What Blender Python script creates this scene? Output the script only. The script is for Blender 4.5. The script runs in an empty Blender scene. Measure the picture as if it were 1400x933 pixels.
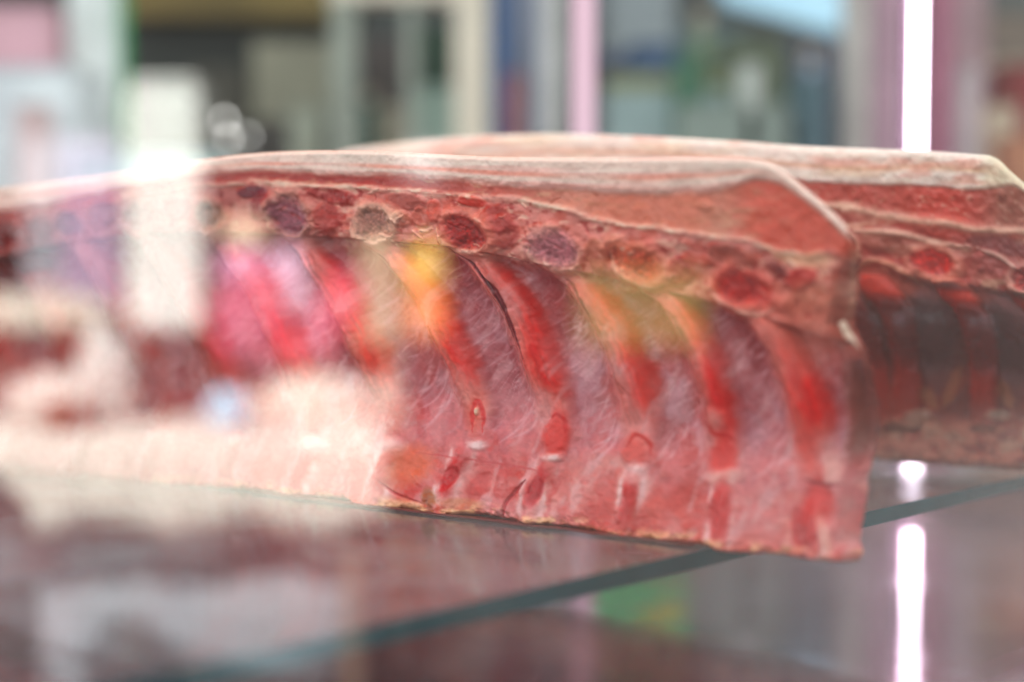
import bpy, bmesh, math, random
import numpy as np
from mathutils import Vector, Matrix

random.seed(7)
rng = np.random.default_rng(11)
scene = bpy.context.scene
C = scene.collection

# ------------------------------------------------------------------ camera
CAM = Vector((0.0, 0.0, 0.0895))
PITCH = math.radians(2.8)
FPX = 50.0 / 36.0 * 1400.0            # focal length in photo pixels (photo 1400 x 933)
cam_data = bpy.data.cameras.new("camera")
cam_data.lens = 50.0
cam_data.sensor_width = 36.0
cam_data.clip_start = 0.01
cam_data.clip_end = 200.0
cam_data.dof.use_dof = True
cam_data.dof.focus_distance = 0.518
cam_data.dof.aperture_fstop = 3.0
cam = bpy.data.objects.new("camera", cam_data)
cam.location = CAM
cam.rotation_euler = (math.pi / 2 - PITCH, 0.0, 0.0)
C.objects.link(cam)
scene.camera = cam

# ------------------------------------------------------------------ world, sun, exposure
world = bpy.data.worlds.new("World")
scene.world = world
world.use_nodes = True
wbg = world.node_tree.nodes["Background"]
wbg.inputs["Color"].default_value = (0.95, 0.975, 1.0, 1.0)
wbg.inputs["Strength"].default_value = 0.47

# frame of the display case: edge of the glass shelf runs at about 45 degrees to the view
_l = math.hypot(1.0, 1.015)
LDIR = Vector((1.0 / _l, 1.015 / _l, 0.0))      # along the shelf edge
NDIR = Vector((1.015 / _l, -1.0 / _l, 0.0))     # outwards, towards the customer
E0 = Vector((0.0, 0.394, 0.0))
PANE_N = 0.085                                  # the front pane stands this far outside the shelf edge


def case_pt(l, n, z):
    return E0 + LDIR * l + NDIR * n + Vector((0, 0, z))


SUN_EL = math.radians(34)
sun_data = bpy.data.lights.new("sun", "SUN")
sun_data.energy = 4.4
sun_data.angle = math.radians(0.5)
sun_data.color = (1.0, 0.95, 0.87)
sun = bpy.data.objects.new("sun", sun_data)
sun_dir = Vector((0.985, 0.17, 0.0)) * math.cos(SUN_EL) + Vector((0, 0, -math.sin(SUN_EL)))
sun.rotation_euler = sun_dir.to_track_quat("-Z", "Y").to_euler()
sun.location = (0, 0, 5)
C.objects.link(sun)

scene.view_settings.view_transform = "Standard"
scene.view_settings.look = "None"
scene.view_settings.exposure = 2.7
scene.view_settings.gamma = 1.0
scene.view_settings.use_curve_mapping = False
scene.render.engine = "CYCLES"
scene.cycles.use_denoising = True
scene.cycles.max_bounces = 12
scene.cycles.transparent_max_bounces = 16
scene.cycles.transmission_bounces = 10
scene.cycles.glossy_bounces = 6
scene.cycles.sample_clamp_indirect = 6.0
scene.cycles.caustics_reflective = False
scene.cycles.caustics_refractive = False


# ------------------------------------------------------------------ projection helpers (photo pixel <-> place)
_cp, _sp = math.cos(PITCH), math.sin(PITCH)


def ray(px, py):
    x = (px - 700.0) / FPX
    y = (466.5 - py) / FPX
    return Vector((x, _cp + y * _sp, -_sp + y * _cp))


def at(px, py, depth):
    """the point seen at photo pixel px, py at distance depth along the world's forward axis"""
    r = ray(px, py)
    return CAM + r * (depth / r.y)


def project(P):
    """numpy (N,3) world -> photo pixels"""
    d = P - np.array(CAM)
    fwd = d[:, 1] * _cp - d[:, 2] * _sp
    up = d[:, 1] * _sp + d[:, 2] * _cp
    return 700.0 + FPX * d[:, 0] / fwd, 466.5 - FPX * up / fwd


def mirrored(p):
    """a point whose mirror image in the front pane lies at p"""
    q = Vector(p)
    n = (q - E0).dot(NDIR) - PANE_N
    return q - NDIR * (2 * n)


# ------------------------------------------------------------------ materials
def lin(c):
    out = []
    for v in c[:3]:
        v = v / 255.0
        out.append(v / 12.92 if v <= 0.04045 else ((v + 0.055) / 1.055) ** 2.4)
    return tuple(out) + (1.0,)


def new_mat(name):
    m = bpy.data.materials.new(name)
    m.use_nodes = True
    nt = m.node_tree
    nt.nodes.clear()
    out = nt.nodes.new("ShaderNodeOutputMaterial")
    return m, nt, out


def N(nt, kind, **kw):
    n = nt.nodes.new(kind)
    for k, v in kw.items():
        if k.startswith("i_"):
            n.inputs[k[2:].replace("_", " ")].default_value = v
        else:
            setattr(n, k, v)
    return n


_mats = {}


def paint(rgb, rough=0.6, var=0.12, scale=18.0, metallic=0.0, bump=0.0, rgb2=None):
    """painted / cloth / plastic surface with a little noise in its colour"""
    key = (tuple(rgb), rough, var, scale, metallic, bump, rgb2)
    if key in _mats:
        return _mats[key]
    m, nt, out = new_mat("surface")
    b = N(nt, "ShaderNodeBsdfPrincipled")
    b.inputs["Roughness"].default_value = rough
    b.inputs["Metallic"].default_value = metallic
    tc = N(nt, "ShaderNodeTexCoord")
    no = N(nt, "ShaderNodeTexNoise")
    no.inputs["Scale"].default_value = scale
    no.inputs["Detail"].default_value = 5.0
    nt.links.new(tc.outputs["Object"], no.inputs["Vector"])
    ramp = N(nt, "ShaderNodeValToRGB")
    c = lin(rgb)
    c2 = lin(rgb2) if rgb2 else None
    ramp.color_ramp.elements[0].position = 0.3
    ramp.color_ramp.elements[1].position = 0.7
    ramp.color_ramp.elements[0].color = tuple(max(0, v * (1 - var)) for v in c[:3]) + (1,)
    ramp.color_ramp.elements[1].color = c2 if c2 else tuple(min(1, v * (1 + var)) for v in c[:3]) + (1,)
    nt.links.new(no.outputs["Fac"], ramp.inputs["Fac"])
    nt.links.new(ramp.outputs["Color"], b.inputs["Base Color"])
    if bump:
        bp = N(nt, "ShaderNodeBump")
        bp.inputs["Strength"].default_value = bump
        bp.inputs["Distance"].default_value = 0.004
        nt.links.new(no.outputs["Fac"], bp.inputs["Height"])
        nt.links.new(bp.outputs["Normal"], b.inputs["Normal"])
    nt.links.new(b.outputs["BSDF"], out.inputs["Surface"])
    _mats[key] = m
    return m


def emit_mat(name, rgb, strength):
    m, nt, out = new_mat(name)
    e = N(nt, "ShaderNodeEmission")
    e.inputs["Color"].default_value = rgb + (1.0,)
    e.inputs["Strength"].default_value = strength
    nt.links.new(e.outputs["Emission"], out.inputs["Surface"])
    return m


def schlick(nt, f0):
    g = N(nt, "ShaderNodeNewGeometry")
    d = N(nt, "ShaderNodeVectorMath", operation="DOT_PRODUCT")
    nt.links.new(g.outputs["Incoming"], d.inputs[0])
    nt.links.new(g.outputs["Normal"], d.inputs[1])
    a = N(nt, "ShaderNodeMath", operation="ABSOLUTE")
    nt.links.new(d.outputs["Value"], a.inputs[0])
    s = N(nt, "ShaderNodeMath", operation="SUBTRACT")
    s.inputs[0].default_value = 1.0
    nt.links.new(a.outputs[0], s.inputs[1])
    p = N(nt, "ShaderNodeMath", operation="POWER")
    nt.links.new(s.outputs[0], p.inputs[0])
    p.inputs[1].default_value = 5.0
    mu = N(nt, "ShaderNodeMath", operation="MULTIPLY_ADD")
    nt.links.new(p.outputs[0], mu.inputs[0])
    mu.inputs[1].default_value = 1.0 - f0
    mu.inputs[2].default_value = f0
    return mu.outputs[0]


def pane_material():
    m, nt, out = new_mat("window_glass")
    t = N(nt, "ShaderNodeBsdfTransparent")
    t.inputs["Color"].default_value = (0.965, 0.985, 0.975, 1)
    gl = N(nt, "ShaderNodeBsdfGlossy")
    gl.inputs["Roughness"].default_value = 0.004
    gl.inputs["Color"].default_value = (1, 1, 1, 1)
    mx = N(nt, "ShaderNodeMixShader")
    nt.links.new(schlick(nt, 0.068), mx.inputs[0])
    nt.links.new(t.outputs[0], mx.inputs[1])
    nt.links.new(gl.outputs[0], mx.inputs[2])
    nt.links.new(mx.outputs[0], out.inputs["Surface"])
    return m


def shelf_material():
    m, nt, out = new_mat("shelf_glass")
    t = N(nt, "ShaderNodeBsdfTransparent")
    t.inputs["Color"].default_value = (0.88, 0.94, 0.93, 1)
    gl = N(nt, "ShaderNodeBsdfGlossy")
    tc = N(nt, "ShaderNodeTexCoord")
    no = N(nt, "ShaderNodeTexNoise")
    no.inputs["Scale"].default_value = 30.0
    no.inputs["Detail"].default_value = 6.0
    nt.links.new(tc.outputs["Object"], no.inputs["Vector"])
    mr = N(nt, "ShaderNodeMapRange")
    mr.inputs["From Min"].default_value = 0.35
    mr.inputs["From Max"].default_value = 0.75
    mr.inputs["To Min"].default_value = 0.05
    mr.inputs["To Max"].default_value = 0.22
    nt.links.new(no.outputs["Fac"], mr.inputs["Value"])
    nt.links.new(mr.outputs[0], gl.inputs["Roughness"])
    mx = N(nt, "ShaderNodeMixShader")
    nt.links.new(schlick(nt, 0.045), mx.inputs[0])
    nt.links.new(t.outputs[0], mx.inputs[1])
    nt.links.new(gl.outputs[0], mx.inputs[2])
    # a thin greasy film that scatters a little light
    df = N(nt, "ShaderNodeBsdfDiffuse")
    df.inputs["Color"].default_value = (0.55, 0.52, 0.54, 1)
    mr2 = N(nt, "ShaderNodeMapRange")
    mr2.inputs["From Min"].default_value = 0.35
    mr2.inputs["From Max"].default_value = 0.75
    mr2.inputs["To Min"].default_value = 0.02
    mr2.inputs["To Max"].default_value = 0.12
    nt.links.new(no.outputs["Fac"], mr2.inputs["Value"])
    mx2 = N(nt, "ShaderNodeMixShader")
    nt.links.new(mr2.outputs[0], mx2.inputs[0])
    nt.links.new(mx.outputs[0], mx2.inputs[1])
    nt.links.new(df.outputs[0], mx2.inputs[2])
    nt.links.new(mx2.outputs[0], out.inputs["Surface"])
    return m


def steel_material():
    m, nt, out = new_mat("polished_steel")
    b = N(nt, "ShaderNodeBsdfPrincipled")
    b.inputs["Metallic"].default_value = 1.0
    tc = N(nt, "ShaderNodeTexCoord")
    mp = N(nt, "ShaderNodeMapping")
    mp.inputs["Scale"].default_value = (10.0, 22.0, 10.0)
    mp.inputs["Rotation"].default_value = (0, 0, math.radians(20))
    nt.links.new(tc.outputs["Object"], mp.inputs["Vector"])
    no = N(nt, "ShaderNodeTexNoise")
    no.inputs["Scale"].default_value = 1.0
    no.inputs["Detail"].default_value = 8.0
    no.inputs["Roughness"].default_value = 0.65
    nt.links.new(mp.outputs[0], no.inputs["Vector"])
    mr = N(nt, "ShaderNodeMapRange")
    mr.inputs["From Min"].default_value = 0.42
    mr.inputs["From Max"].default_value = 0.75
    mr.inputs["To Min"].default_value = 0.03
    mr.inputs["To Max"].default_value = 0.20
    nt.links.new(no.outputs["Fac"], mr.inputs["Value"])
    nt.links.new(mr.outputs[0], b.inputs["Roughness"])
    n2 = N(nt, "ShaderNodeTexNoise")
    n2.inputs["Scale"].default_value = 9.0
    n2.inputs["Detail"].default_value = 4.0
    nt.links.new(tc.outputs["Object"], n2.inputs["Vector"])
    ramp = N(nt, "ShaderNodeValToRGB")
    ramp.color_ramp.elements[0].position = 0.35
    ramp.color_ramp.elements[1].position = 0.7
    ramp.color_ramp.elements[0].color = (0.86, 0.62, 0.70, 1)
    ramp.color_ramp.elements[1].color = (0.97, 0.76, 0.83, 1)
    nt.links.new(n2.outputs["Fac"], ramp.inputs["Fac"])
    nt.links.new(ramp.outputs["Color"], b.inputs["Base Color"])
    b2 = N(nt, "ShaderNodeBsdfPrincipled")
    b2.inputs["Metallic"].default_value = 1.0
    b2.inputs["Roughness"].default_value = 0.42
    nt.links.new(ramp.outputs["Color"], b2.inputs["Base Color"])
    mx = N(nt, "ShaderNodeMixShader")
    mr3 = N(nt, "ShaderNodeMapRange")
    mr3.inputs["From Min"].default_value = 0.35
    mr3.inputs["From Max"].default_value = 0.7
    mr3.inputs["To Min"].default_value = 0.05
    mr3.inputs["To Max"].default_value = 0.22
    nt.links.new(n2.outputs["Fac"], mr3.inputs["Value"])
    nt.links.new(mr3.outputs[0], mx.inputs[0])
    nt.links.new(b.outputs["BSDF"], mx.inputs[1])
    nt.links.new(b2.outputs["BSDF"], mx.inputs[2])
    nt.links.new(mx.outputs[0], out.inputs["Surface"])
    return m


def meat_material():
    m, nt, out = new_mat("raw_pork")
    b = N(nt, "ShaderNodeBsdfPrincipled")
    at_ = N(nt, "ShaderNodeAttribute")
    at_.attribute_name = "Col"
    tc = N(nt, "ShaderNodeTexCoord")
    no = N(nt, "ShaderNodeTexNoise")
    no.inputs["Scale"].default_value = 420.0
    no.inputs["Detail"].default_value = 5.0
    no.inputs["Roughness"].default_value = 0.65
    nt.links.new(tc.outputs["Object"], no.inputs["Vector"])
    ramp = N(nt, "ShaderNodeValToRGB")
    ramp.color_ramp.elements[0].position = 0.3
    ramp.color_ramp.elements[1].position = 0.75
    ramp.color_ramp.elements[0].color = (0.86, 0.78, 0.78, 1)
    ramp.color_ramp.elements[1].color = (1.1, 1.12, 1.12, 1)
    nt.links.new(no.outputs["Fac"], ramp.inputs["Fac"])
    mul = N(nt, "ShaderNodeMix", data_type="RGBA", blend_type="MULTIPLY")
    mul.inputs["Factor"].default_value = 0.5
    nt.links.new(at_.outputs["Color"], mul.inputs["A"])
    nt.links.new(ramp.outputs["Color"], mul.inputs["B"])
    nt.links.new(mul.outputs["Result"], b.inputs["Base Color"])
    n2 = N(nt, "ShaderNodeTexNoise")
    n2.inputs["Scale"].default_value = 60.0
    n2.inputs["Detail"].default_value = 4.0
    nt.links.new(tc.outputs["Object"], n2.inputs["Vector"])
    mr = N(nt, "ShaderNodeMapRange")
    mr.inputs["From Min"].default_value = 0.3
    mr.inputs["From Max"].default_value = 0.7
    mr.inputs["To Min"].default_value = 0.14
    mr.inputs["To Max"].default_value = 0.46
    nt.links.new(n2.outputs["Fac"], mr.inputs["Value"])
    nt.links.new(mr.outputs[0], b.inputs["Roughness"])
    b.inputs["Subsurface Weight"].default_value = 0.12
    b.inputs["Subsurface Radius"].default_value = (1.0, 0.3, 0.25)
    b.inputs["Subsurface Scale"].default_value = 0.0025
    b.inputs["Specular IOR Level"].default_value = 0.28
    bp = N(nt, "ShaderNodeBump")
    bp.inputs["Strength"].default_value = 0.14
    bp.inputs["Distance"].default_value = 0.0006
    nt.links.new(no.outputs["Fac"], bp.inputs["Height"])
    nt.links.new(bp.outputs["Normal"], b.inputs["Normal"])
    nt.links.new(b.outputs["BSDF"], out.inputs["Surface"])
    return m


M_PANE = pane_material()
M_SHELF = shelf_material()
M_EDGE = paint((20, 70, 80), 0.25, 0.25, 30.0)
M_STEEL = steel_material()
M_MEAT = meat_material()


# ------------------------------------------------------------------ object helpers
def tag(o, label=None, cat=None, group=None, kind=None):
    if label:
        o["label"] = label
    if cat:
        o["category"] = cat
    if group:
        o["group"] = group
    if kind:
        o["kind"] = kind
    return o


def empty(name, loc=(0, 0, 0), label=None, cat=None, group=None):
    o = bpy.data.objects.new(name, None)
    o.location = loc
    o.empty_display_size = 0.05
    C.objects.link(o)
    return tag(o, label, cat, group)


def link(name, me, mat, parent=None, smooth=False):
    if mat is not None and len(me.materials) == 0:
        me.materials.append(mat)
    if smooth:
        for p in me.polygons:
            p.use_smooth = True
    o = bpy.data.objects.new(name, me)
    C.objects.link(o)
    if parent is not None:
        o.parent = parent
        o.matrix_parent_inverse = Matrix.Translation(-Vector(parent.location))
    return o


def from_bm(name, bm, mat, parent=None, smooth=False):
    bmesh.ops.recalc_face_normals(bm, faces=bm.faces)
    me = bpy.data.meshes.new(name)
    bm.to_mesh(me)
    bm.free()
    return link(name, me, mat, parent, smooth)


def bevel(bm, w, seg=2):
    if w > 0:
        bmesh.ops.bevel(bm, geom=list(bm.edges), offset=w, segments=seg, affect="EDGES", profile=0.6)


def box_frame(bm, c, ex, ey, ez, sx, sy, sz):
    """box centred at c with axes ex, ey, ez and full sizes"""
    vs = []
    for k in (-1, 1):
        for j in (-1, 1):
            for i in (-1, 1):
                vs.append(bm.verts.new(c + ex * (i * sx / 2) + ey * (j * sy / 2) + ez * (k * sz / 2)))
    for f in ((0, 1, 3, 2), (4, 6, 7, 5), (0, 4, 5, 1), (2, 3, 7, 6), (0, 2, 6, 4), (1, 5, 7, 3)):
        bm.faces.new([vs[i] for i in f])
    return vs


X, Y, Z = Vector((1, 0, 0)), Vector((0, 1, 0)), Vector((0, 0, 1))


def box(name, c, size, mat, parent=None, ex=X, ey=Y, ez=Z, bev=0.004):
    bm = bmesh.new()
    box_frame(bm, Vector(c), ex, ey, ez, *size)
    bevel(bm, bev)
    return from_bm(name, bm, mat, parent)


def cyl(bm, a, b, r0, r1=None, seg=20):
    r1 = r0 if r1 is None else r1
    d = (b - a).normalized()
    u = d.orthogonal().normalized()
    w = d.cross(u)
    A, B = [], []
    for i in range(seg):
        t = 2 * math.pi * i / seg
        v = u * math.cos(t) + w * math.sin(t)
        A.append(bm.verts.new(a + v * r0))
        B.append(bm.verts.new(b + v * r1))
    for i in range(seg):
        j = (i + 1) % seg
        bm.faces.new((A[i], A[j], B[j], B[i]))
    bm.faces.new(A[::-1])
    bm.faces.new(B)


def tube(name, a, b, r, mat, parent=None, r1=None, seg=20):
    bm = bmesh.new()
    cyl(bm, Vector(a), Vector(b), r, r1, seg)
    return from_bm(name, bm, mat, parent, smooth=True)


def lathe(name, base, prof, mat, parent=None, seg=28, wob=0.0):
    """prof: list of (radius, height); base: bottom centre"""
    bm = bmesh.new()
    rows = []
    for r, h in prof:
        row = []
        for i in range(seg):
            t = 2 * math.pi * i / seg
            rr = r * (1 + wob * math.sin(3 * t + h * 60) + 0.5 * wob * math.sin(7 * t))
            row.append(bm.verts.new(Vector(base) + Vector((rr * math.cos(t), rr * math.sin(t), h))))
        rows.append(row)
    for a, b in zip(rows, rows[1:]):
        for i in range(seg):
            j = (i + 1) % seg
            bm.faces.new((a[i], a[j], b[j], b[i]))
    bm.faces.new(rows[0][::-1])
    bm.faces.new(rows[-1])
    return from_bm(name, bm, mat, parent, smooth=True)


# ------------------------------------------------------------------ numpy noise
def _hash(ix, iy, seed):
    h = (ix.astype(np.int64) * 374761393 + iy.astype(np.int64) * 668265263 + seed * 982451653) & 0x7FFFFFFF
    h = ((h ^ (h >> 13)) * 1274126177) & 0x7FFFFFFF
    h = h ^ (h >> 16)
    return (h & 0xFFFF) / 65535.0


def noise(x, y, seed=0):
    ix, iy = np.floor(x), np.floor(y)
    fx, fy = x - ix, y - iy
    fx = fx * fx * fx * (fx * (fx * 6 - 15) + 10)
    fy = fy * fy * fy * (fy * (fy * 6 - 15) + 10)
    a, b = _hash(ix, iy, seed), _hash(ix + 1, iy, seed)
    c, d = _hash(ix, iy + 1, seed), _hash(ix + 1, iy + 1, seed)
    return (a * (1 - fx) + b * fx) * (1 - fy) + (c * (1 - fx) + d * fx) * fy


def fbm(x, y, seed=0, octv=4, gain=0.5):
    s, a, t = 0.0, 1.0, 0.0
    for k in range(octv):
        s = s + a * noise(x, y, seed + 17 * k)
        t += a
        a *= gain
        x, y = x * 2.03 + 5.2, y * 2.03 + 1.7
    return s / t


def sm(e0, e1, x):
    t = np.clip((x - e0) / (e1 - e0), 0, 1)
    return t * t * (3 - 2 * t)


def curve(pts, x):
    p = np.array(sorted(pts), float)
    # smooth interpolation: linear, then evaluated with a small average
    w = 8.0
    return (np.interp(x - w, p[:, 0], p[:, 1]) + 2 * np.interp(x, p[:, 0], p[:, 1]) + np.interp(x + w, p[:, 0], p[:, 1])) / 4


def polydist(px, py, pts):
    """distance to a polyline, normalised arc position, signed side (positive = right hand / +x side)"""
    p = np.array(pts, float)
    seg = np.hypot(*(p[1:] - p[:-1]).T)
    acc = np.concatenate([[0], np.cumsum(seg)])
    best = np.full(px.shape, 1e9)
    tpos = np.zeros(px.shape)
    side = np.zeros(px.shape)
    for k in range(len(seg)):
        ax, ay = p[k]
        dx, dy = (p[k + 1] - p[k]) / seg[k]
        u = (px - ax) * dx + (py - ay) * dy
        uc = np.clip(u, 0, seg[k])
        ex, ey = px - ax - uc * dx, py - ay - uc * dy
        d = np.hypot(ex, ey)
        m = d < best
        best[m] = d[m]
        tpos[m] = (acc[k] + uc[m]) / acc[-1]
        side[m] = (ex * dy - ey * dx)[m]
    return best, tpos, np.sign(side) * best


def smooth_poly(pts, n=40):
    """Catmull-Rom through pts"""
    p = np.array(pts, float)
    p = np.vstack([2 * p[0] - p[1], p, 2 * p[-1] - p[-2]])
    out = []
    m = len(p) - 3
    per = max(2, n // m)
    for k in range(m):
        a, b, c, d = p[k], p[k + 1], p[k + 2], p[k + 3]
        for t in np.linspace(0, 1, per, endpoint=False):
            out.append(0.5 * ((2 * b) + (c - a) * t + (2 * a - 5 * b + 4 * c - d) * t * t + (3 * b - a - 3 * c + d) * t ** 3))
    out.append(p[-2])
    return np.array(out)


class Canvas:
    """colour (sRGB), relief (metres towards the viewer) and region of every point of a slab face"""

    def __init__(self, px, py):
        self.x, self.y = px, py
        n = len(px)
        self.c = np.zeros((n, 3))
        self.h = np.zeros(n)
        self.lab = np.zeros(n, int)

    def mix(self, rgb, a):
        a = np.clip(a, 0, 1)[:, None]
        self.c = self.c * (1 - a) + np.array(rgb, float) * a

    def local(self, x0, x1, y0, y1):
        return np.nonzero((self.x > x0) & (self.x < x1) & (self.y > y0) & (self.y < y1))[0]

    def mixi(self, idx, rgb, a):
        a = np.clip(a, 0, 1)[:, None]
        self.c[idx] = self.c[idx] * (1 - a) + np.array(rgb, float) * a

    def blob(self, cx, cy, rx, ry, ang, rgb, a=1.0, soft=0.35, wob=0.25, seed=0, h=0.0, lab=None, marb=0.0):
        R = max(rx, ry) * 1.9
        i = self.local(cx - R, cx + R, cy - R, cy + R)
        if len(i) == 0:
            return
        dx, dy = self.x[i] - cx, self.y[i] - cy
        ca, sa = math.cos(math.radians(ang)), math.sin(math.radians(ang))
        u, v = (dx * ca + dy * sa) / rx, (-dx * sa + dy * ca) / ry
        w = (fbm(self.x[i] / (R * 0.5), self.y[i] / (R * 0.5), 31 + seed, 4) - 0.5) * 2 * wob
        d = np.hypot(u, v) + w
        m = 1 - sm(1 - soft, 1 + soft, d)
        am = m * a
        if marb:
            am = am * (1 - marb * sm(0.5, 0.75, fbm(self.x[i] / 9, self.y[i] / 9, 77 + seed, 3)))
        self.mixi(i, rgb, am)
        self.h[i] += m * h
        if lab is not None:
            self.lab[i[d < 1.0]] = lab

    def stroke(self, pts, w, rgb, a=1.0, soft=0.6, h=0.0, taper=True, jit=2.0, seed=0):
        p = smooth_poly(pts, 30)
        i = self.local(p[:, 0].min() - 3 * w - 6, p[:, 0].max() + 3 * w + 6, p[:, 1].min() - 3 * w - 6, p[:, 1].max() + 3 * w + 6)
        if len(i) == 0:
            return
        jx = (fbm(self.x[i] / 14, self.y[i] / 14, 5 + seed, 3) - 0.5) * 2 * jit
        d, t, s = polydist(self.x[i] + jx, self.y[i] + jx * 0.6, p)
        ww = w * (np.clip(np.sin(np.pi * np.clip(t, 0.02, 0.98)) * 1.5, 0.25, 1) if taper else 1)
        m = 1 - sm(1 - soft, 1 + soft, d / ww)
        self.mixi(i, rgb, m * a)
        self.h[i] += m * h


# ------------------------------------------------------------------ the slabs of pork
SA = math.radians(34.5)
EDIR = Vector((math.cos(SA), -math.sin(SA), 0))       # along a slab, towards its right, near end
FDIR = Vector((-math.sin(SA), -math.cos(SA), 0))      # out of a slab's cut face


def pix_to_slab(px, py, O, off=0.0):
    """(a, z) of the point of the plane offset off from the slab's face that is seen at px, py"""
    r = ray(px, py)
    o = O + FDIR * off
    t = (o - CAM).dot(FDIR) / r.dot(FDIR)
    p = CAM + r * t - O
    return p.dot(EDIR), p.z


def grid_mesh(name, P, Nrm, col, quads, mat, parent):
    used, inv = np.unique(quads.ravel(), return_inverse=True)
    me = bpy.data.meshes.new(name)
    nv, nf = len(used), len(quads)
    me.vertices.add(nv)
    me.vertices.foreach_set("co", P[used].astype(np.float32).ravel())
    me.loops.add(nf * 4)
    me.loops.foreach_set("vertex_index", inv.astype(np.int32).ravel())
    me.polygons.add(nf)
    me.polygons.foreach_set("loop_start", np.arange(0, nf * 4, 4, dtype=np.int32))
    me.polygons.foreach_set("use_smooth", np.ones(nf, bool))
    me.update(calc_edges=True)
    ca = me.color_attributes.new("Col", "FLOAT_COLOR", "POINT")
    cc = np.ones((nv, 4), np.float32)
    cc[:, :3] = col[used]
    ca.data.foreach_set("color", cc.ravel())
    if Nrm is not None:
        me.normals_split_custom_set_from_vertices(Nrm[used].astype(np.float32))
    return link(name, me, mat, parent)


def srgb2lin(c):
    c = np.clip(c / 255.0, 0.004, 1)
    return np.where(c <= 0.04045, c / 12.92, ((c + 0.055) / 1.055) ** 2.4)


def build_slab(root, O, top, bottom, left_px, right, macro, painter, nu, nv, names, thick, rind_rgb, end_rgb):
    """root: the Empty. top/bottom: outline pixels, right: (x, y) pixels of the right silhouette."""
    tz = sorted(pix_to_slab(x, y, O, macro(0.0)) for x, y in smooth_poly(top, 160))
    bz = sorted(pix_to_slab(x, y, O, macro(1.0)) for x, y in smooth_poly(bottom, 160))
    ta, tzv = np.array(tz).T
    ba, bzv = np.array(bz).T
    aL = pix_to_slab(left_px, 400, O, 0)[0]
    rr = sorted((pix_to_slab(x, y, O, 0)[1], pix_to_slab(x, y, O, 0)[0]) for x, y in smooth_poly(right, 120))
    rz, ra = np.array(rr).T
    u = np.linspace(0, 1, nu)
    v = np.linspace(0, 1, nv)
    U, V = np.meshgrid(u, v)
    # first guess of a with the mean right end, then correct with the height
    aR0 = ra.mean()
    A = aL + (aR0 - aL) * U
    for _ in range(3):
        zt, zb = np.interp(A, ta, tzv), np.interp(A, ba, bzv)
        Zg = zt + (zb - zt) * V
        aR = np.interp(Zg, rz, ra) + 0.0016 * (fbm(Zg * 240, Zg * 0, 9, 3) - 0.5)
        A = aL + (aR - aL) * U
    m = np.vectorize(macro)(v)[:, None] * np.ones_like(U)
    Pb = np.array(O)[None] + A.ravel()[:, None] * np.array(EDIR) + m.ravel()[:, None] * np.array(FDIR)
    Pb[:, 2] += Zg.ravel()
    px, py = project(Pb)
    cv = Canvas(px, py)
    painter(cv)
    # round the rims
    ed = np.minimum(np.minimum(V * (nv - 1), (1 - V) * (nv - 1)), (1 - U) * (nu - 1)).ravel()
    rim = 1 - np.clip(ed / 6.0, 0, 1)
    cv.h -= 0.0022 * rim ** 2
    P = Pb + cv.h[:, None] * np.array(FDIR)
    col = srgb2lin(cv.c)
    G = P.reshape(nv, nu, 3)
    du = np.gradient(G, axis=1)
    dv = np.gradient(G, axis=0)
    nr = np.cross(dv, du).reshape(-1, 3)
    nr /= np.linalg.norm(nr, axis=1)[:, None] + 1e-12
    if nr[:, 1].mean() > 0:
        nr = -nr
    idx = np.arange(nu * nv).reshape(nv, nu)
    quads = np.stack([idx[:-1, :-1], idx[1:, :-1], idx[1:, 1:], idx[:-1, 1:]], -1).reshape(-1, 4)
    flab = cv.lab[quads[:, 0]]
    made = {}
    for lab in np.unique(flab):
        nm, par = names(int(lab))
        parent = root if par is None else made.get(par, root)
        if par is not None and par not in made:
            parent = root
        made[int(lab)] = grid_mesh(nm, P, nr, col, quads[flab == lab], M_MEAT, parent)
    # the skin side: rim, top, end and back as one closed shell
    ring = np.concatenate([idx[0, :-1], idx[:-1, -1], idx[-1, :0:-1], idx[:0:-1, 0]])
    Rp = P[ring]
    n = len(ring)
    cols = [col[ring]]
    rows = [Rp]
    isend = np.zeros(n, bool)
    isend[nu - 1: nu - 1 + nv - 1] = True
    base = np.where(isend[:, None], srgb2lin(np.array(end_rgb, float))[None], srgb2lin(np.array(rind_rgb, float))[None])
    for dep, f in ((0.004, 0.5), (0.010, 0.85), (thick * 0.6, 1.0), (thick, 1.0)):
        q = Rp - (np.array(FDIR) + 0.55 * np.array(EDIR)) * dep
        rows.append(q)
        cols.append(cols[0] * (1 - f) + base * f)
    Q = np.concatenate(rows)
    QC = np.concatenate(cols)
    qs = []
    j = np.arange(n)
    k = (j + 1) % n
    for r in range(len(rows) - 1):
        qs.append(np.stack([r * n + j, r * n + k, (r + 1) * n + k, (r + 1) * n + j], -1))
    qs = np.concatenate(qs)
    rind = grid_mesh("rind", Q, None, QC, qs[:, ::-1], M_MEAT, root)
    bm = bmesh.new()
    bm.from_mesh(rind.data)
    bm.verts.ensure_lookup_table()
    last = [v_ for v_ in bm.verts if len(v_.link_faces) == 2]
    far = [e for e in bm.edges if e.is_boundary and (sum(((vv.co - O).dot(FDIR) for vv in e.verts)) < -thick * 0.9 * 2 + 2 * min(macro(0), macro(1)) + 0.02)]
    try:
        bmesh.ops.holes_fill(bm, edges=far, sides=0)
    except Exception:
        pass
    bm.to_mesh(rind.data)
    bm.free()
    return made


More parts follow.
